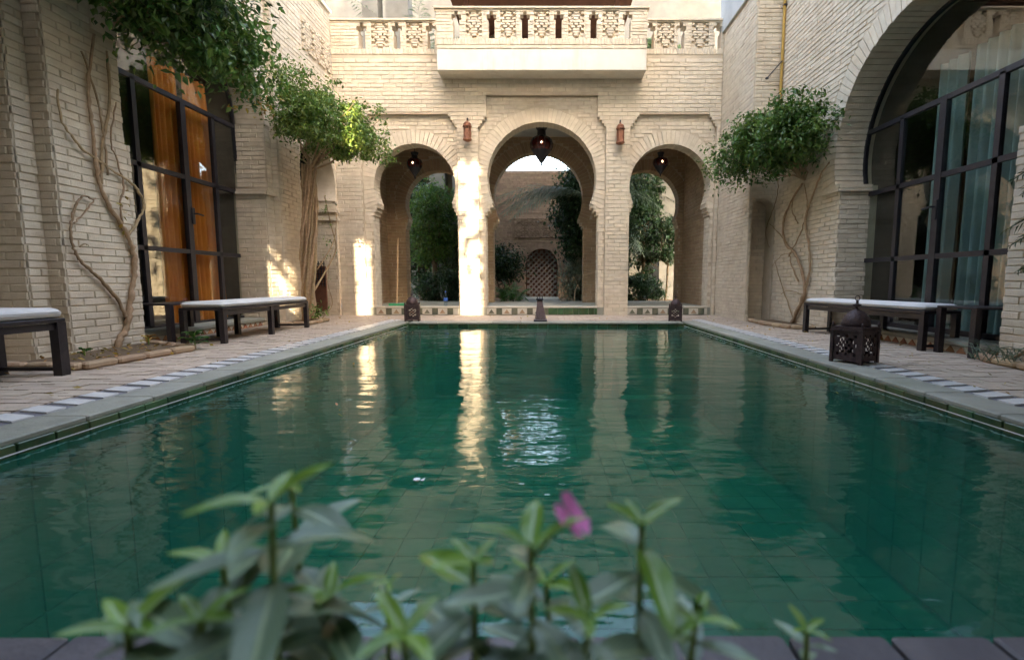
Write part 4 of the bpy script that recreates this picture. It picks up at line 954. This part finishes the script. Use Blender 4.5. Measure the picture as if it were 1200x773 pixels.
mb = MB(); leaves(mb, clumps((-3.82, 8.55, 1.6), (.08, .2, .9), 60, 20, .05, .1), .05); leaves(mb, clumps((-3.85, 8.0, .25), (.12, .5, .2), 130, 24, .05, .1), .06); mb.build('low_leaves', M['leafL'], v, kind='stuff')
mb = MB(); branches(mb, (-3.85, 8.0, 2.5), [(-3.4 + jit(.6), 8.05 + jit(.7), 3.3 + jit(.3)) for _ in range(16)], .016); mb.build('twigs', M['bark'], v, kind='stuff')
# 3 vine by the niche
v = thing('climbing_vine', 'dark green rounded vine crown over bare branching stems beside the blind niche', 'vine', (3.85, 7.4, .05))
SX = 3.90
for pts, r0 in (([(928, 378), (940, 352), (943, 335), (938, 312), (930, 295), (920, 285), (918, 262), (925, 240), (940, 215)], .028), ([(940, 350), (948, 320), (948, 290), (944, 260), (950, 235), (962, 205), (972, 190)], .020), ([(936, 330), (928, 312), (926, 300)], .012),
               ([(925, 300), (932, 285), (940, 268), (946, 240), (942, 215)], .012), ([(930, 375), (918, 340), (912, 320), (908, 305)], .010), ([(922, 285), (910, 270), (902, 262)], .010), ([(905, 195), (912, 215), (908, 240), (900, 260), (897, 275), (902, 290)], .009), ([(940, 345), (925, 340), (915, 345)], .008),
               ([(935, 262), (928, 245), (932, 225)], .010), ([(930, 295), (915, 300), (905, 312)], .007)): stem(pts, r0, r0 * .5, 3.90, v)
mb = MB(); P_ = clumps((3.42, 7.3, 2.78), (.52, 1.02, .46), 15000, 100, .09, .3) + clumps((3.0, 8.0, 2.6), (.3, .5, .3), 1500, 30, .11, .2) + clumps((3.4, 6.9, 2.75), (.3, .4, .3), 1600, 26, .12, .2)
P_ += clumps((3.38, 7.3, 2.80), (.66, 1.15, .56), 1300, 60, .05, .9); P_ = keep_out(P_, lambda p: p.x < 3.93); leaves(mb, P_, .062); mb.build('foliage', M['leafA'], v, kind='stuff')
mb = MB(); leaves(mb, clumps((2.75, 8.2, 2.7), (.25, .3, .35), 200, 30, .06, .2), .05); leaves(mb, clumps((3.5, 6.5, 2.6), (.15, .25, .3), 160, 20, .06, .2), .045); mb.build('stray_leaves', M['leafL'], v, kind='stuff')
mb = MB(); branches(mb, (3.85, 7.3, 2.2), [(3.3 + jit(.5), 7.45 + jit(.9), 2.9 + jit(.4)) for _ in range(16)], .014); mb.build('twigs', M['bark'], v, kind='stuff')

def tree(label, x, y, zc, r, h0, n, m_, size, tr=.09, trunk_to=None, grp='trees and shrubs in the garden beyond the arches', name='garden_tree', base=.1):
    o = thing(name, label, 'tree' if 'tree' in name else 'shrub', (x, y, base), grp)
    if trunk_to:
        mb = MB(); path(mb, [(x, y, base), (x + jit(.08), y, base + (zc - base) * .4), (x + jit(.1), y, zc)], tr, tr * .5, 8, 4, .01); branches(mb, (x, y, zc - r[2] * .6), [(x + jit(r[0] * .8), y + jit(r[1] * .8), zc + jit(r[2] * .8)) for _ in range(10)], tr * .4)
        mb.build('trunk', M['darkbark'], o, smooth=True)
    else:
        mb = MB(); branches(mb, (x, y, base), [(x + jit(r[0] * .8), y + jit(r[1] * .8), zc + jit(r[2] * .6)) for _ in range(12)], .014); mb.build('stems', M['darkbark'], o, kind='stuff')
    mb = MB(); leaves(mb, clumps((x, y, zc), r, n, max(12, n // 90), min(r) * .3, .25), size); mb.build('crown', M[m_], o, kind='stuff')
    return o
tree('leafy tree with a bare leaning trunk, in the arch with the broom', -3.25, 13.8, 2.25, (.75, .6, 1.1), 1, 11000, 'leafA', .09, .10, True)
tree('smaller dark tree behind the water bottle', -2.3, 14.4, 1.75, (.70, .5, 1.15), 1, 9500, 'leafD', .09, .06, True)
tree('dense dark tree filling the upper side of the central arch', 1.05, 14.2, 2.7, (.72, .8, 1.5), 1, 14000, 'leafD', .11, .10, True)
tree('dark tree behind the sunlit pilaster, its ragged crown against the white sky', -1.78, 13.9, 4.9, (1.55, .5, .74), 1, 11000, 'leafD', .11, .05, True)
tree('dark tree behind the pilaster with the shaded lantern, its crown ragged against the white sky', 1.45, 13.9, 4.9, (1.5, .5, .74), 1, 11000, 'leafD', .11, .05, True)
tree('tall dark tree against the pale house, between the hedge and the small loose tree', 3.0, 15.2, 2.6, (.8, .4, 1.9), 1, 9000, 'leafD', .11, .07, True)
tree('broad dark tree against the pillars of the tall pale house', -3.9, 15.0, 2.2, (1.3, .5, 1.7), 1, 12000, 'leafD', .11, .07, True)
o = thing('glint_screen_tree', 'unseen tall dark tree far beyond the garden wall, placed to block the sky glint in the pool', 'tree', (-3.2, 25, 0))  # crown added above the arch view to block sky reflection in the water
mb = MB(); path(mb, [(-3.2, 25, 0), (-3.1, 25, 4), (-2.2, 25, 7), (-.6, 25, 8.6)], .2, .07, 8); branches(mb, (-2.4, 25, 6.8), [(jit(2.8), 25 + jit(1), 8.7 + jit(.5)) for _ in range(12)], .07); mb.build('trunk', M['darkbark'], o)
mb = MB(); leaves(mb, clumps((0, 25, 8.75), (3.6, 1.4, .95), 15000, 170, .30, .2), .22); mb.build('crown', M['leafD'], o, kind='stuff')
tree('dark bushy tree behind the clipped hedge', 2.0, 13.9, 1.9, (.55, .4, 1.3), 1, 8000, 'leafD', .09, .07, True)
tree('dark tree seen high in the arch nearest the niche', 2.2, 14.6, 3.0, (.85, .6, 1.2), 1, 9000, 'leafD', .11, .07, True)
tree('small loose tree against the pale house in the niche side arch', 3.55, 14.3, 1.75, (.45, .4, .9), 1, 2600, 'leafD', .09, .04, True)
tree('rounded dark shrub beside the lattice door, above the ferns', -1.3, 14.6, 1.25, (.62, .5, .55), 1, 6500, 'leafD', .08, name='garden_shrub')
tree('low blue green shrub beside the path, under the dense tree', .95, 14.2, .75, (.62, .6, .7), 1, 4800, 'leafP', .08, name='garden_shrub')
tree('clipped low hedge in the arch nearest the niche', 2.55, 13.7, .50, (.95, .35, .40), 1, 7000, 'leafD', .07, name='garden_shrub')
tree('low dark shrub behind the small domed lantern', -2.9, 13.4, .5, (1.0, .35, .5), 1, 5200, 'leafD', .08, name='garden_shrub')
tree('grey leaved shrub between the two trees in the broom arch', -2.7, 14.0, 1.1, (.5, .4, .7), 1, 2600, 'leafP', .06, name='garden_shrub')
def frond(mb, base, yaw, L_, rise, droop, leaflet, n=26, wid=.018, width=1):
    pts = []; 
    for k in range(n + 1):
        t = k / n; pts.append(Vector(base) + Vector((math.cos(yaw) * L_ * t, math.sin(yaw) * L_ * t, rise * t - droop * t * t)))
    mb.tube(pts[::3], [.012 * (1 - .8 * k / (len(pts[::3]))) for k in range(len(pts[::3]))], 4)
    for k in range(2, n):
        t = k / n; d = (pts[k + 1] - pts[k - 1]).normalized(); side = d.cross(Vector((0, 0, 1))).normalized(); ll = leaflet * math.sin(PI * (.12 + .86 * t)) * rnd.uniform(.85, 1.1)
        for s_ in (-1, 1):
            dr = (side * s_ + d * .7 + Vector((0, 0, .15 - .5 * rnd.random()))).normalized(); up_ = Vector((0, 0, wid)); a = pts[k]
            q = len(mb.v); mb.v.extend([tuple(a - d * wid), tuple(a + dr * ll * .5 + d * wid), tuple(a + dr * ll + Vector((0, 0, -ll * .25))), tuple(a + dr * ll * .5 - d * wid * .6 + up_ * .4)]); mb.f.append((q, q + 1, q + 2, q + 3))
def palm(label, x, y, z0_, zc, nf, L_, leaflet, m_='leafP', dirs=None, rise=.9, droop=1.3, name='palm_tree', r_=.09, n=26, wid=.018):
    o = thing(name, label, 'palm', (x, y, z0_)); mb = MB(); path(mb, [(x, y, z0_), (x, y, zc)], r_, r_ * .8, 8, 6, .01); mb.build('trunk', M['darkbark'], o)
    for k in range(nf):
        mb = MB(); frond(mb, (x, y, zc), (dirs[k] if dirs else k * 2.4 + jit(.3)), L_ * rnd.uniform(.8, 1.1), rise * L_ * rnd.uniform(.6, 1.1), droop * L_ * rnd.uniform(.8, 1.1), leaflet, n, wid); mb.build('frond', M[m_], o)
palm('palm with long grey green fronds reaching across the central arch', 1.15, 13.2, .1, 2.95, 13, 2.6, .50, dirs=[PI + .25, PI - .32, PI + .1, PI - .12, PI + .42, PI - .5, PI, 1.2, .3, -.5, 5.2, PI + .33, PI - .2], rise=.52, droop=.62, n=30, wid=.022)
palm('small fan of pale palm blades in the arch nearest the niche', 2.3, 14.6, .1, 2.0, 11, .9, .32, rise=.8, droop=1.5, n=18)
palm('spiky potted palm behind the slit parapet', -3.0, 12.3, 5.05, 5.6, 16, 1.7, .5, rise=1.1, droop=.5)
palm('drooping palm on the terrace behind the balcony corner', -2.0, 12.6, 5.05, 6.4, 14, 1.6, .5, rise=.7, droop=1.2)
palm('feathery palm on the terrace behind the parapet by the pipe', 2.7, 12.4, 5.05, 6.1, 18, 1.3, .45, 'leafA', rise=.9, droop=1.0)
# ferns beside the path
o = thing('fern', 'bright green fern clump at the foot of the central arch beside the path', 'fern', (-1.0, 14.0, .1))
for k in range(34): mb = MB(); frond(mb, (-1.0 + jit(.28), 13.3 + jit(.3), .12), k * 2.4, .45, rnd.uniform(.55, 1.0), rnd.uniform(.3, .6), .14, 18, .016); mb.build('frond', M['leafG'], o)
o = thing('garden_hose', 'thin pale hose curving over the plants by the inner pillar', 'hose', (.85, 13.0, .1))
MB().tube([(.75, 12.9, .12), (.78, 12.95, .45), (.86, 13.0, .62), (.9, 13.0, .5)], .012, 6).build('hose', M['stick'], o)

# small plants at wall feet
def little_plant(label, x, y, z, n, ll, m_, name='leafy_plant', spread=1.0, cat='plant'):
    o = thing(name, label, cat, (x, y, z))
    for k in range(n):
        a = k * 2.4 + jit(.3); el = rnd.uniform(.25, 1.0); L_ = ll * rnd.uniform(.8, 1.2); h = rnd.uniform(.2, 1) * ll * 1.2
        p0 = Vector((0, 0, h)); d = Vector((math.cos(a) * math.cos(el), math.sin(a) * math.cos(el), math.sin(el) * .6)); side = Vector((-math.sin(a), math.cos(a), 0)) * L_ * .24; up_ = Vector((0, 0, 1))
        P4 = []
        for t, wd, dz in ((0, .05, 0), (.3, .9, .06), (.6, 1, .04), (.85, .55, -.06), (1, .02, -.16)):
            c_ = p0 + d * (L_ * (spread * .3 + t)) + up_ * (dz * L_); P4 += [tuple(c_ + side * wd), tuple(c_ - up_ * .01), tuple(c_ - side * wd)]
        mb = MB(); mb.add(P4, [(i * 3 + j, i * 3 + j + 1, i * 3 + 4 + j, i * 3 + 3 + j) for i in range(4) for j in range(2)])
        mb.tube([(0, 0, h * .3), tuple(p0), tuple(p0 + d * L_ * spread * .3)], .004, 4); mb.v = [tuple(Vector(q) + Vector((x, y, z))) for q in mb.v]; mb.build('leaf', M[m_], o)
    MB().tube([(x, y, z), (x, y, z + ll * 1.3)], .007, 5).build('stem', M['stem'], o)
    return o
little_plant('small glossy green plant growing from the clay kerb before the side table', -3.60, 4.86, .04, 24, .105, 'leafG')
little_plant('tiny green sprout at the foot of the bare vine stem', -4.1, 4.2, .045, 8, .05, 'leafG')
little_plant('tiny dry sprout beside the brick corner under the orange curtains', -4.15, 4.95, .045, 10, .07, 'leafY')
o = thing('spiny_plant', 'tangled dry spiny stems in the bed under the teal curtains', 'plant', (3.95, 3.9, .02))
mb = MB()
for k in range(90):
    a = rnd.uniform(0, 2 * PI); L_ = rnd.uniform(.08, .30); x, y = 3.86 + jit(.12), 3.9 + jit(.35); mb.tube([(x, y, .02), (x + math.cos(a) * L_ * .4, y + math.sin(a) * L_ * .4, .02 + L_ * .5), (x + math.cos(a) * L_, y + math.sin(a) * L_, .02 + L_ * .6)], [.004, .003, .001], 3)
mb.build('spiny_stems', M['leafP'], o, kind='stuff')
MB().tube([(3.85, 3.95, .03), (3.88, 3.75, .2), (3.86, 3.5, .42)], .014, 6).build('main_stem', M['bark'], o)
o = thing('wall_palm', 'dark drooping palm fronds hanging at the picture edge beside the teal curtained door', 'palm', (3.7, 3.3, 1.2))
MB().tube([(3.85, 3.3, .0), (3.82, 3.32, 1.2)], .05, 8).build('trunk', M['darkbark'], o)
for k in range(9): mb = MB(); frond(mb, (3.82, 3.32, .9 + .1 * k), [1.7, 1.5, 1.9, 2.2, 1.3, 1.0, 1.75, 2.0, 1.6][k], .55, .2, .35, .2, 16, .010); mb.build('frond', M['leafD'], o)
# petal on the water, leaf litter
o = MB(); o.lathe([(.004, .002), (.012, .004), (.014, .010)], (0, 0, 0), 7); o.add([(.01, 0, .004), (.032, .008, .012), (.028, -.010, .008)], [(0, 1, 2)])
q = o.build('floating_blossom', M['petal'], loc=(-.50, 1.78, WZ + .001)); tag(q, 'single white blossom floating on the green water', 'blossom')
mb = MB(); leaves(mb, [(rnd.uniform(-4.25, -3.7), rnd.uniform(3.9, 5.0), .052) for _ in range(90)], .045, droop=-.2); mb.build('leaf_litter', M['leafY'], kind='stuff')

# ------------------------------------------------------------------ the periwinkles in front
pm = bpy.data.materials.new('periwinkle_leaf'); pm.use_nodes = True
n = pm.node_tree.nodes; l = pm.node_tree.links; b = n['Principled BSDF']; b.inputs['Roughness'].default_value = .38
uv = n.new('ShaderNodeUVMap'); sp = n.new('ShaderNodeSeparateXYZ'); l.new(uv.outputs[0], sp.inputs[0])
ab = n.new('ShaderNodeMath'); ab.operation = 'SUBTRACT'; ab.inputs[1].default_value = .5; l.new(sp.outputs[1], ab.inputs[0])
ab2 = n.new('ShaderNodeMath'); ab2.operation = 'ABSOLUTE'; l.new(ab.outputs[0], ab2.inputs[0])
mr = n.new('ShaderNodeMapRange'); mr.inputs[1].default_value = .025; mr.inputs[2].default_value = .06; mr.inputs[3].default_value = 1; mr.inputs[4].default_value = 0; l.new(ab2.outputs[0], mr.inputs[0])
wv = n.new('ShaderNodeTexWave'); wv.inputs['Scale'].default_value = 3.2; wv.inputs['Distortion'].default_value = .6
cv = n.new('ShaderNodeCombineXYZ'); av = n.new('ShaderNodeMath'); av.operation = 'SUBTRACT'; l.new(sp.outputs[0], av.inputs[0]); l.new(ab2.outputs[0], av.inputs[1]); l.new(av.outputs[0], cv.inputs[0]); l.new(cv.outputs[0], wv.inputs['Vector'])
oi = n.new('ShaderNodeObjectInfo'); rp = n.new('ShaderNodeValToRGB'); rp.color_ramp.elements[0].color = (.10, .17, .08, 1); rp.color_ramp.elements[1].color = (.24, .33, .21, 1); l.new(oi.outputs['Random'], rp.inputs[0])
mw = n.new('ShaderNodeMix'); mw.data_type = 'RGBA'; mw.blend_type = 'MULTIPLY'; mw.inputs[0].default_value = .25; l.new(rp.outputs[0], mw.inputs[6]); l.new(wv.outputs['Color'], mw.inputs[7])
mx = n.new('ShaderNodeMix'); mx.data_type = 'RGBA'; l.new(mr.outputs[0], mx.inputs[0]); l.new(mw.outputs[2], mx.inputs[6]); mx.inputs[7].default_value = (.30, .38, .20, 1)
l.new(mx.outputs[2], b.inputs['Base Color'])
tr = n.new('ShaderNodeBsdfTranslucent'); l.new(mx.outputs[2], tr.inputs[0]); ms = n.new('ShaderNodeMixShader'); ms.inputs[0].default_value = .25
l.new(b.outputs[0], ms.inputs[1]); l.new(tr.outputs[0], ms.inputs[2]); l.new(ms.outputs[0], n['Material Output'].inputs[0])
pm2 = pm.copy(); pm2.name = 'young_periwinkle_leaf'
for q in pm2.node_tree.nodes:
    if q.type == 'VALTORGB': q.color_ramp.elements[0].color = (.10, .22, .02, 1); q.color_ramp.elements[1].color = (.20, .34, .04, 1)
def leaf_mesh(curl, fold, name='leaf', m_=pm):
    nu, nv = 12, 6; vs = []; uvs = []; fs = []
    for i in range(nu + 1):
        t = i / nu; wd = .158 * (math.sin(PI * min(1, t * 1.02)) ** .6) * (1.0 if t > .12 else (.25 + .75 * t / .12)) * (1.05 - .25 * t) + .012
        for j in range(nv + 1):
            s_ = j / nv * 2 - 1; vs.append((t, s_ * wd, -curl * t * t + abs(s_) * wd * fold + .012 * math.sin(9 * t + 3 * s_))); uvs.append((t, j / nv))
    for i in range(nu):
        for j in range(nv): k = i * (nv + 1) + j; fs.append((k, k + nv + 1, k + nv + 2, k + 1))
    me = bpy.data.meshes.new(name); me.from_pydata(vs, [], fs); u_ = me.uv_layers.new(name='UVMap')
    for lp in me.loops: u_.data[lp.index].uv = uvs[lp.vertex_index]
    me.polygons.foreach_set('use_smooth', [True] * len(fs)); me.materials.append(m_); me.update(); return me
LM = [leaf_mesh(c, f) for c, f in ((.10, .35), (.28, .25), (.45, .3), (.0, .4))]
LY = [leaf_mesh(c, f, m_=pm2) for c, f in ((.10, .5), (.25, .4))]
bed = MB(); bed.box((0, .42, .02), (3.6, .34, .12)); struct(bed, 'flower_bed', M['soil'])
def periwinkle(label, tip, nodes, L_, dz=.026, yaw0=0, flower=None, lean=(0, 0)):
    base = Vector((tip[0] - lean[0], tip[1] - lean[1], .07)); o = thing('periwinkle_plant', label, 'plant', base, 'periwinkles in the bed at the near end of the pool')
    tip = Vector(tip) + Vector((0, 0, .006)); mb = MB(); P_ = [base, base.lerp(tip, .5) + Vector((jit(.01), jit(.01), 0)), tip]
    path(mb, P_, .0045, .0028, 8, 6); mb.build('stem', M['stem'], o, smooth=True)
    nodes += 2; dz *= .72
    for i in range(nodes):
        f = i * dz * (1 + .15 * i); c = tip - (tip - base).normalized() * f
        for s_ in range(2 if i else 4):
            if i > 1 and rnd.random() < .12: continue
            ya = yaw0 + i * PI / 2 * 1.05 + s_ * (PI if i else PI / 2) + rnd.uniform(-.35, .35)
            sz = L_ * (.5 if i == 0 else min(1.2, .75 + .13 * i)) * rnd.uniform(.68, 1.2)
            el = (.5 if i == 0 else max(-.22, .22 - .10 * i)) + rnd.uniform(-.18, .14)
            q = bpy.data.objects.new('leaf', rnd.choice(LY if i == 0 or (i == 1 and rnd.random() < .15) else LM)); col.objects.link(q)
            q.location = c; q.rotation_euler = Euler((rnd.uniform(-.22, .22), -el, ya), 'XYZ'); q.scale = (sz, sz * rnd.uniform(.9, 1.15), sz); setp(q, o)
    if flower:
        fc, fn = Vector(flower[0]), Vector(flower[1]).normalized(); mb = MB(); path(mb, [tip - Vector((0, 0, .01)), tip.lerp(fc, .5) + Vector((0, 0, -.004)), fc], .0022, .0016, 6, 4); mb.build('flower_tube', M['stem'], o)
        rot = fn.to_track_quat('Z', 'Y').to_matrix()
        for k in range(5):
            a = k * 2 * PI / 5; vs = []
            for i in range(6):
                t = i / 5; rr_ = .002 + .0185 * t; wd = (.0015 + .0085 * math.sin(PI * min(t * .62 + .05, 1)))
                for s_ in (-1, 0, 1): vs.append(tuple(rot @ (Matrix.Rotation(a, 3, 'Z') @ Vector((rr_ - (.002 if s_ and i == 5 else 0), s_ * wd, .0015 * t + .0012 * abs(s_) * t)) ) + fc))
            mb = MB(); vs = [tuple(Vector(q_) + fn * (.0035 * math.sin(k * 2.1)) * ((Vector(q_) - fc).length / .02)) for q_ in vs]; mb.add(vs, [(i * 3 + j, i * 3 + j + 3, i * 3 + j + 4, i * 3 + j + 1) for i in range(5) for j in range(2)]); mb.build('petal', M['pink'], o, smooth=True)
    return o
def tp(px, py, Y): return tuple(pix(px, py, Y=Y))
periwinkle('tallest periwinkle in front, no flower, its pale leaves fanned wide over the water', tp(318, 596, .38), 6, .105, .022, .3)
periwinkle('periwinkle stem with bright young leaves just behind the tallest one', tp(342, 578, .52), 4, .085, .03, 1.0)
periwinkle('slim young periwinkle shoot with short upright leaves between the big clumps', tp(455, 690, .48), 4, .035, .014, .5)
periwinkle('periwinkle with the pink flower', tp(622, 650, .38), 5, .105, .020, .15, (tp(669, 604, .40), (.74, -.25, .62)))
periwinkle('short periwinkle just beside the flowering one, no bloom, cupped pale leaves', tp(555, 668, .42), 4, .088, .026, .9)
periwinkle('upright periwinkle without bloom, third tall stem, bright green tip over the pool', tp(752, 622, .43), 5, .088, .026, .05)
periwinkle('small dim periwinkle shoot at the dark end of the row', tp(945, 745, .50), 3, .05, .02, .6)
periwinkle('low shadowed periwinkle with big leaves at the other dark end of the row', tp(235, 735, .37), 4, .09, .026, 1.3)
periwinkle('low broad leaved periwinkle at the foot of the slim young shoot', tp(475, 752, .36), 4, .085, .022, .7)
periwinkle('low broad leaved periwinkle under the flowering one', tp(690, 735, .36), 4, .088, .022, .2)
periwinkle('low periwinkle with curled dark leaves below the third tall stem', tp(815, 735, .40), 4, .08, .024, 1.1)

periwinkle('dim broad leaved periwinkle beside the tallest one, on its pool corner side', tp(262, 668, .42), 4, .10, .024, .2)
periwinkle('low periwinkle hidden behind the flowering stem, leaves spreading flat', tp(640, 690, .50), 4, .095, .024, .7)
periwinkle('low periwinkle filling the gap between the tallest one and the slim shoot', tp(385, 705, .44), 5, .10, .022, .5)
periwinkle('dark low periwinkle at the very corner of the bed, leaves nearly flat', tp(150, 745, .38), 4, .10, .022, .9)

# fallen leaves on the paving and the water
mb = MB(); rl = random.Random(5)
leaves(mb, [(sx * rl.uniform(2.75, 4.0) if sx > 0 else rl.uniform(-4.3, -2.7), rl.uniform(1.8, 9.6), .016) for sx in (-1, 1) for _ in range(75)], .04, droop=-.25)
leaves(mb, [(rl.uniform(-2.6, 2.6), rl.uniform(8.5, 9.8), .016) for _ in range(30)], .04, droop=-.25)
mb.build('fallen_leaves', M['leafY'], kind='stuff')
mb = MB(); leaves(mb, [(rl.choice((-1, 1)) * rl.uniform(1.2, 2.3), rl.uniform(2.2, 7.9), WZ + .003) for _ in range(26)], .03, fold=0, droop=-.28); mb.build('floating_leaves', M['leafY'], kind='stuff')
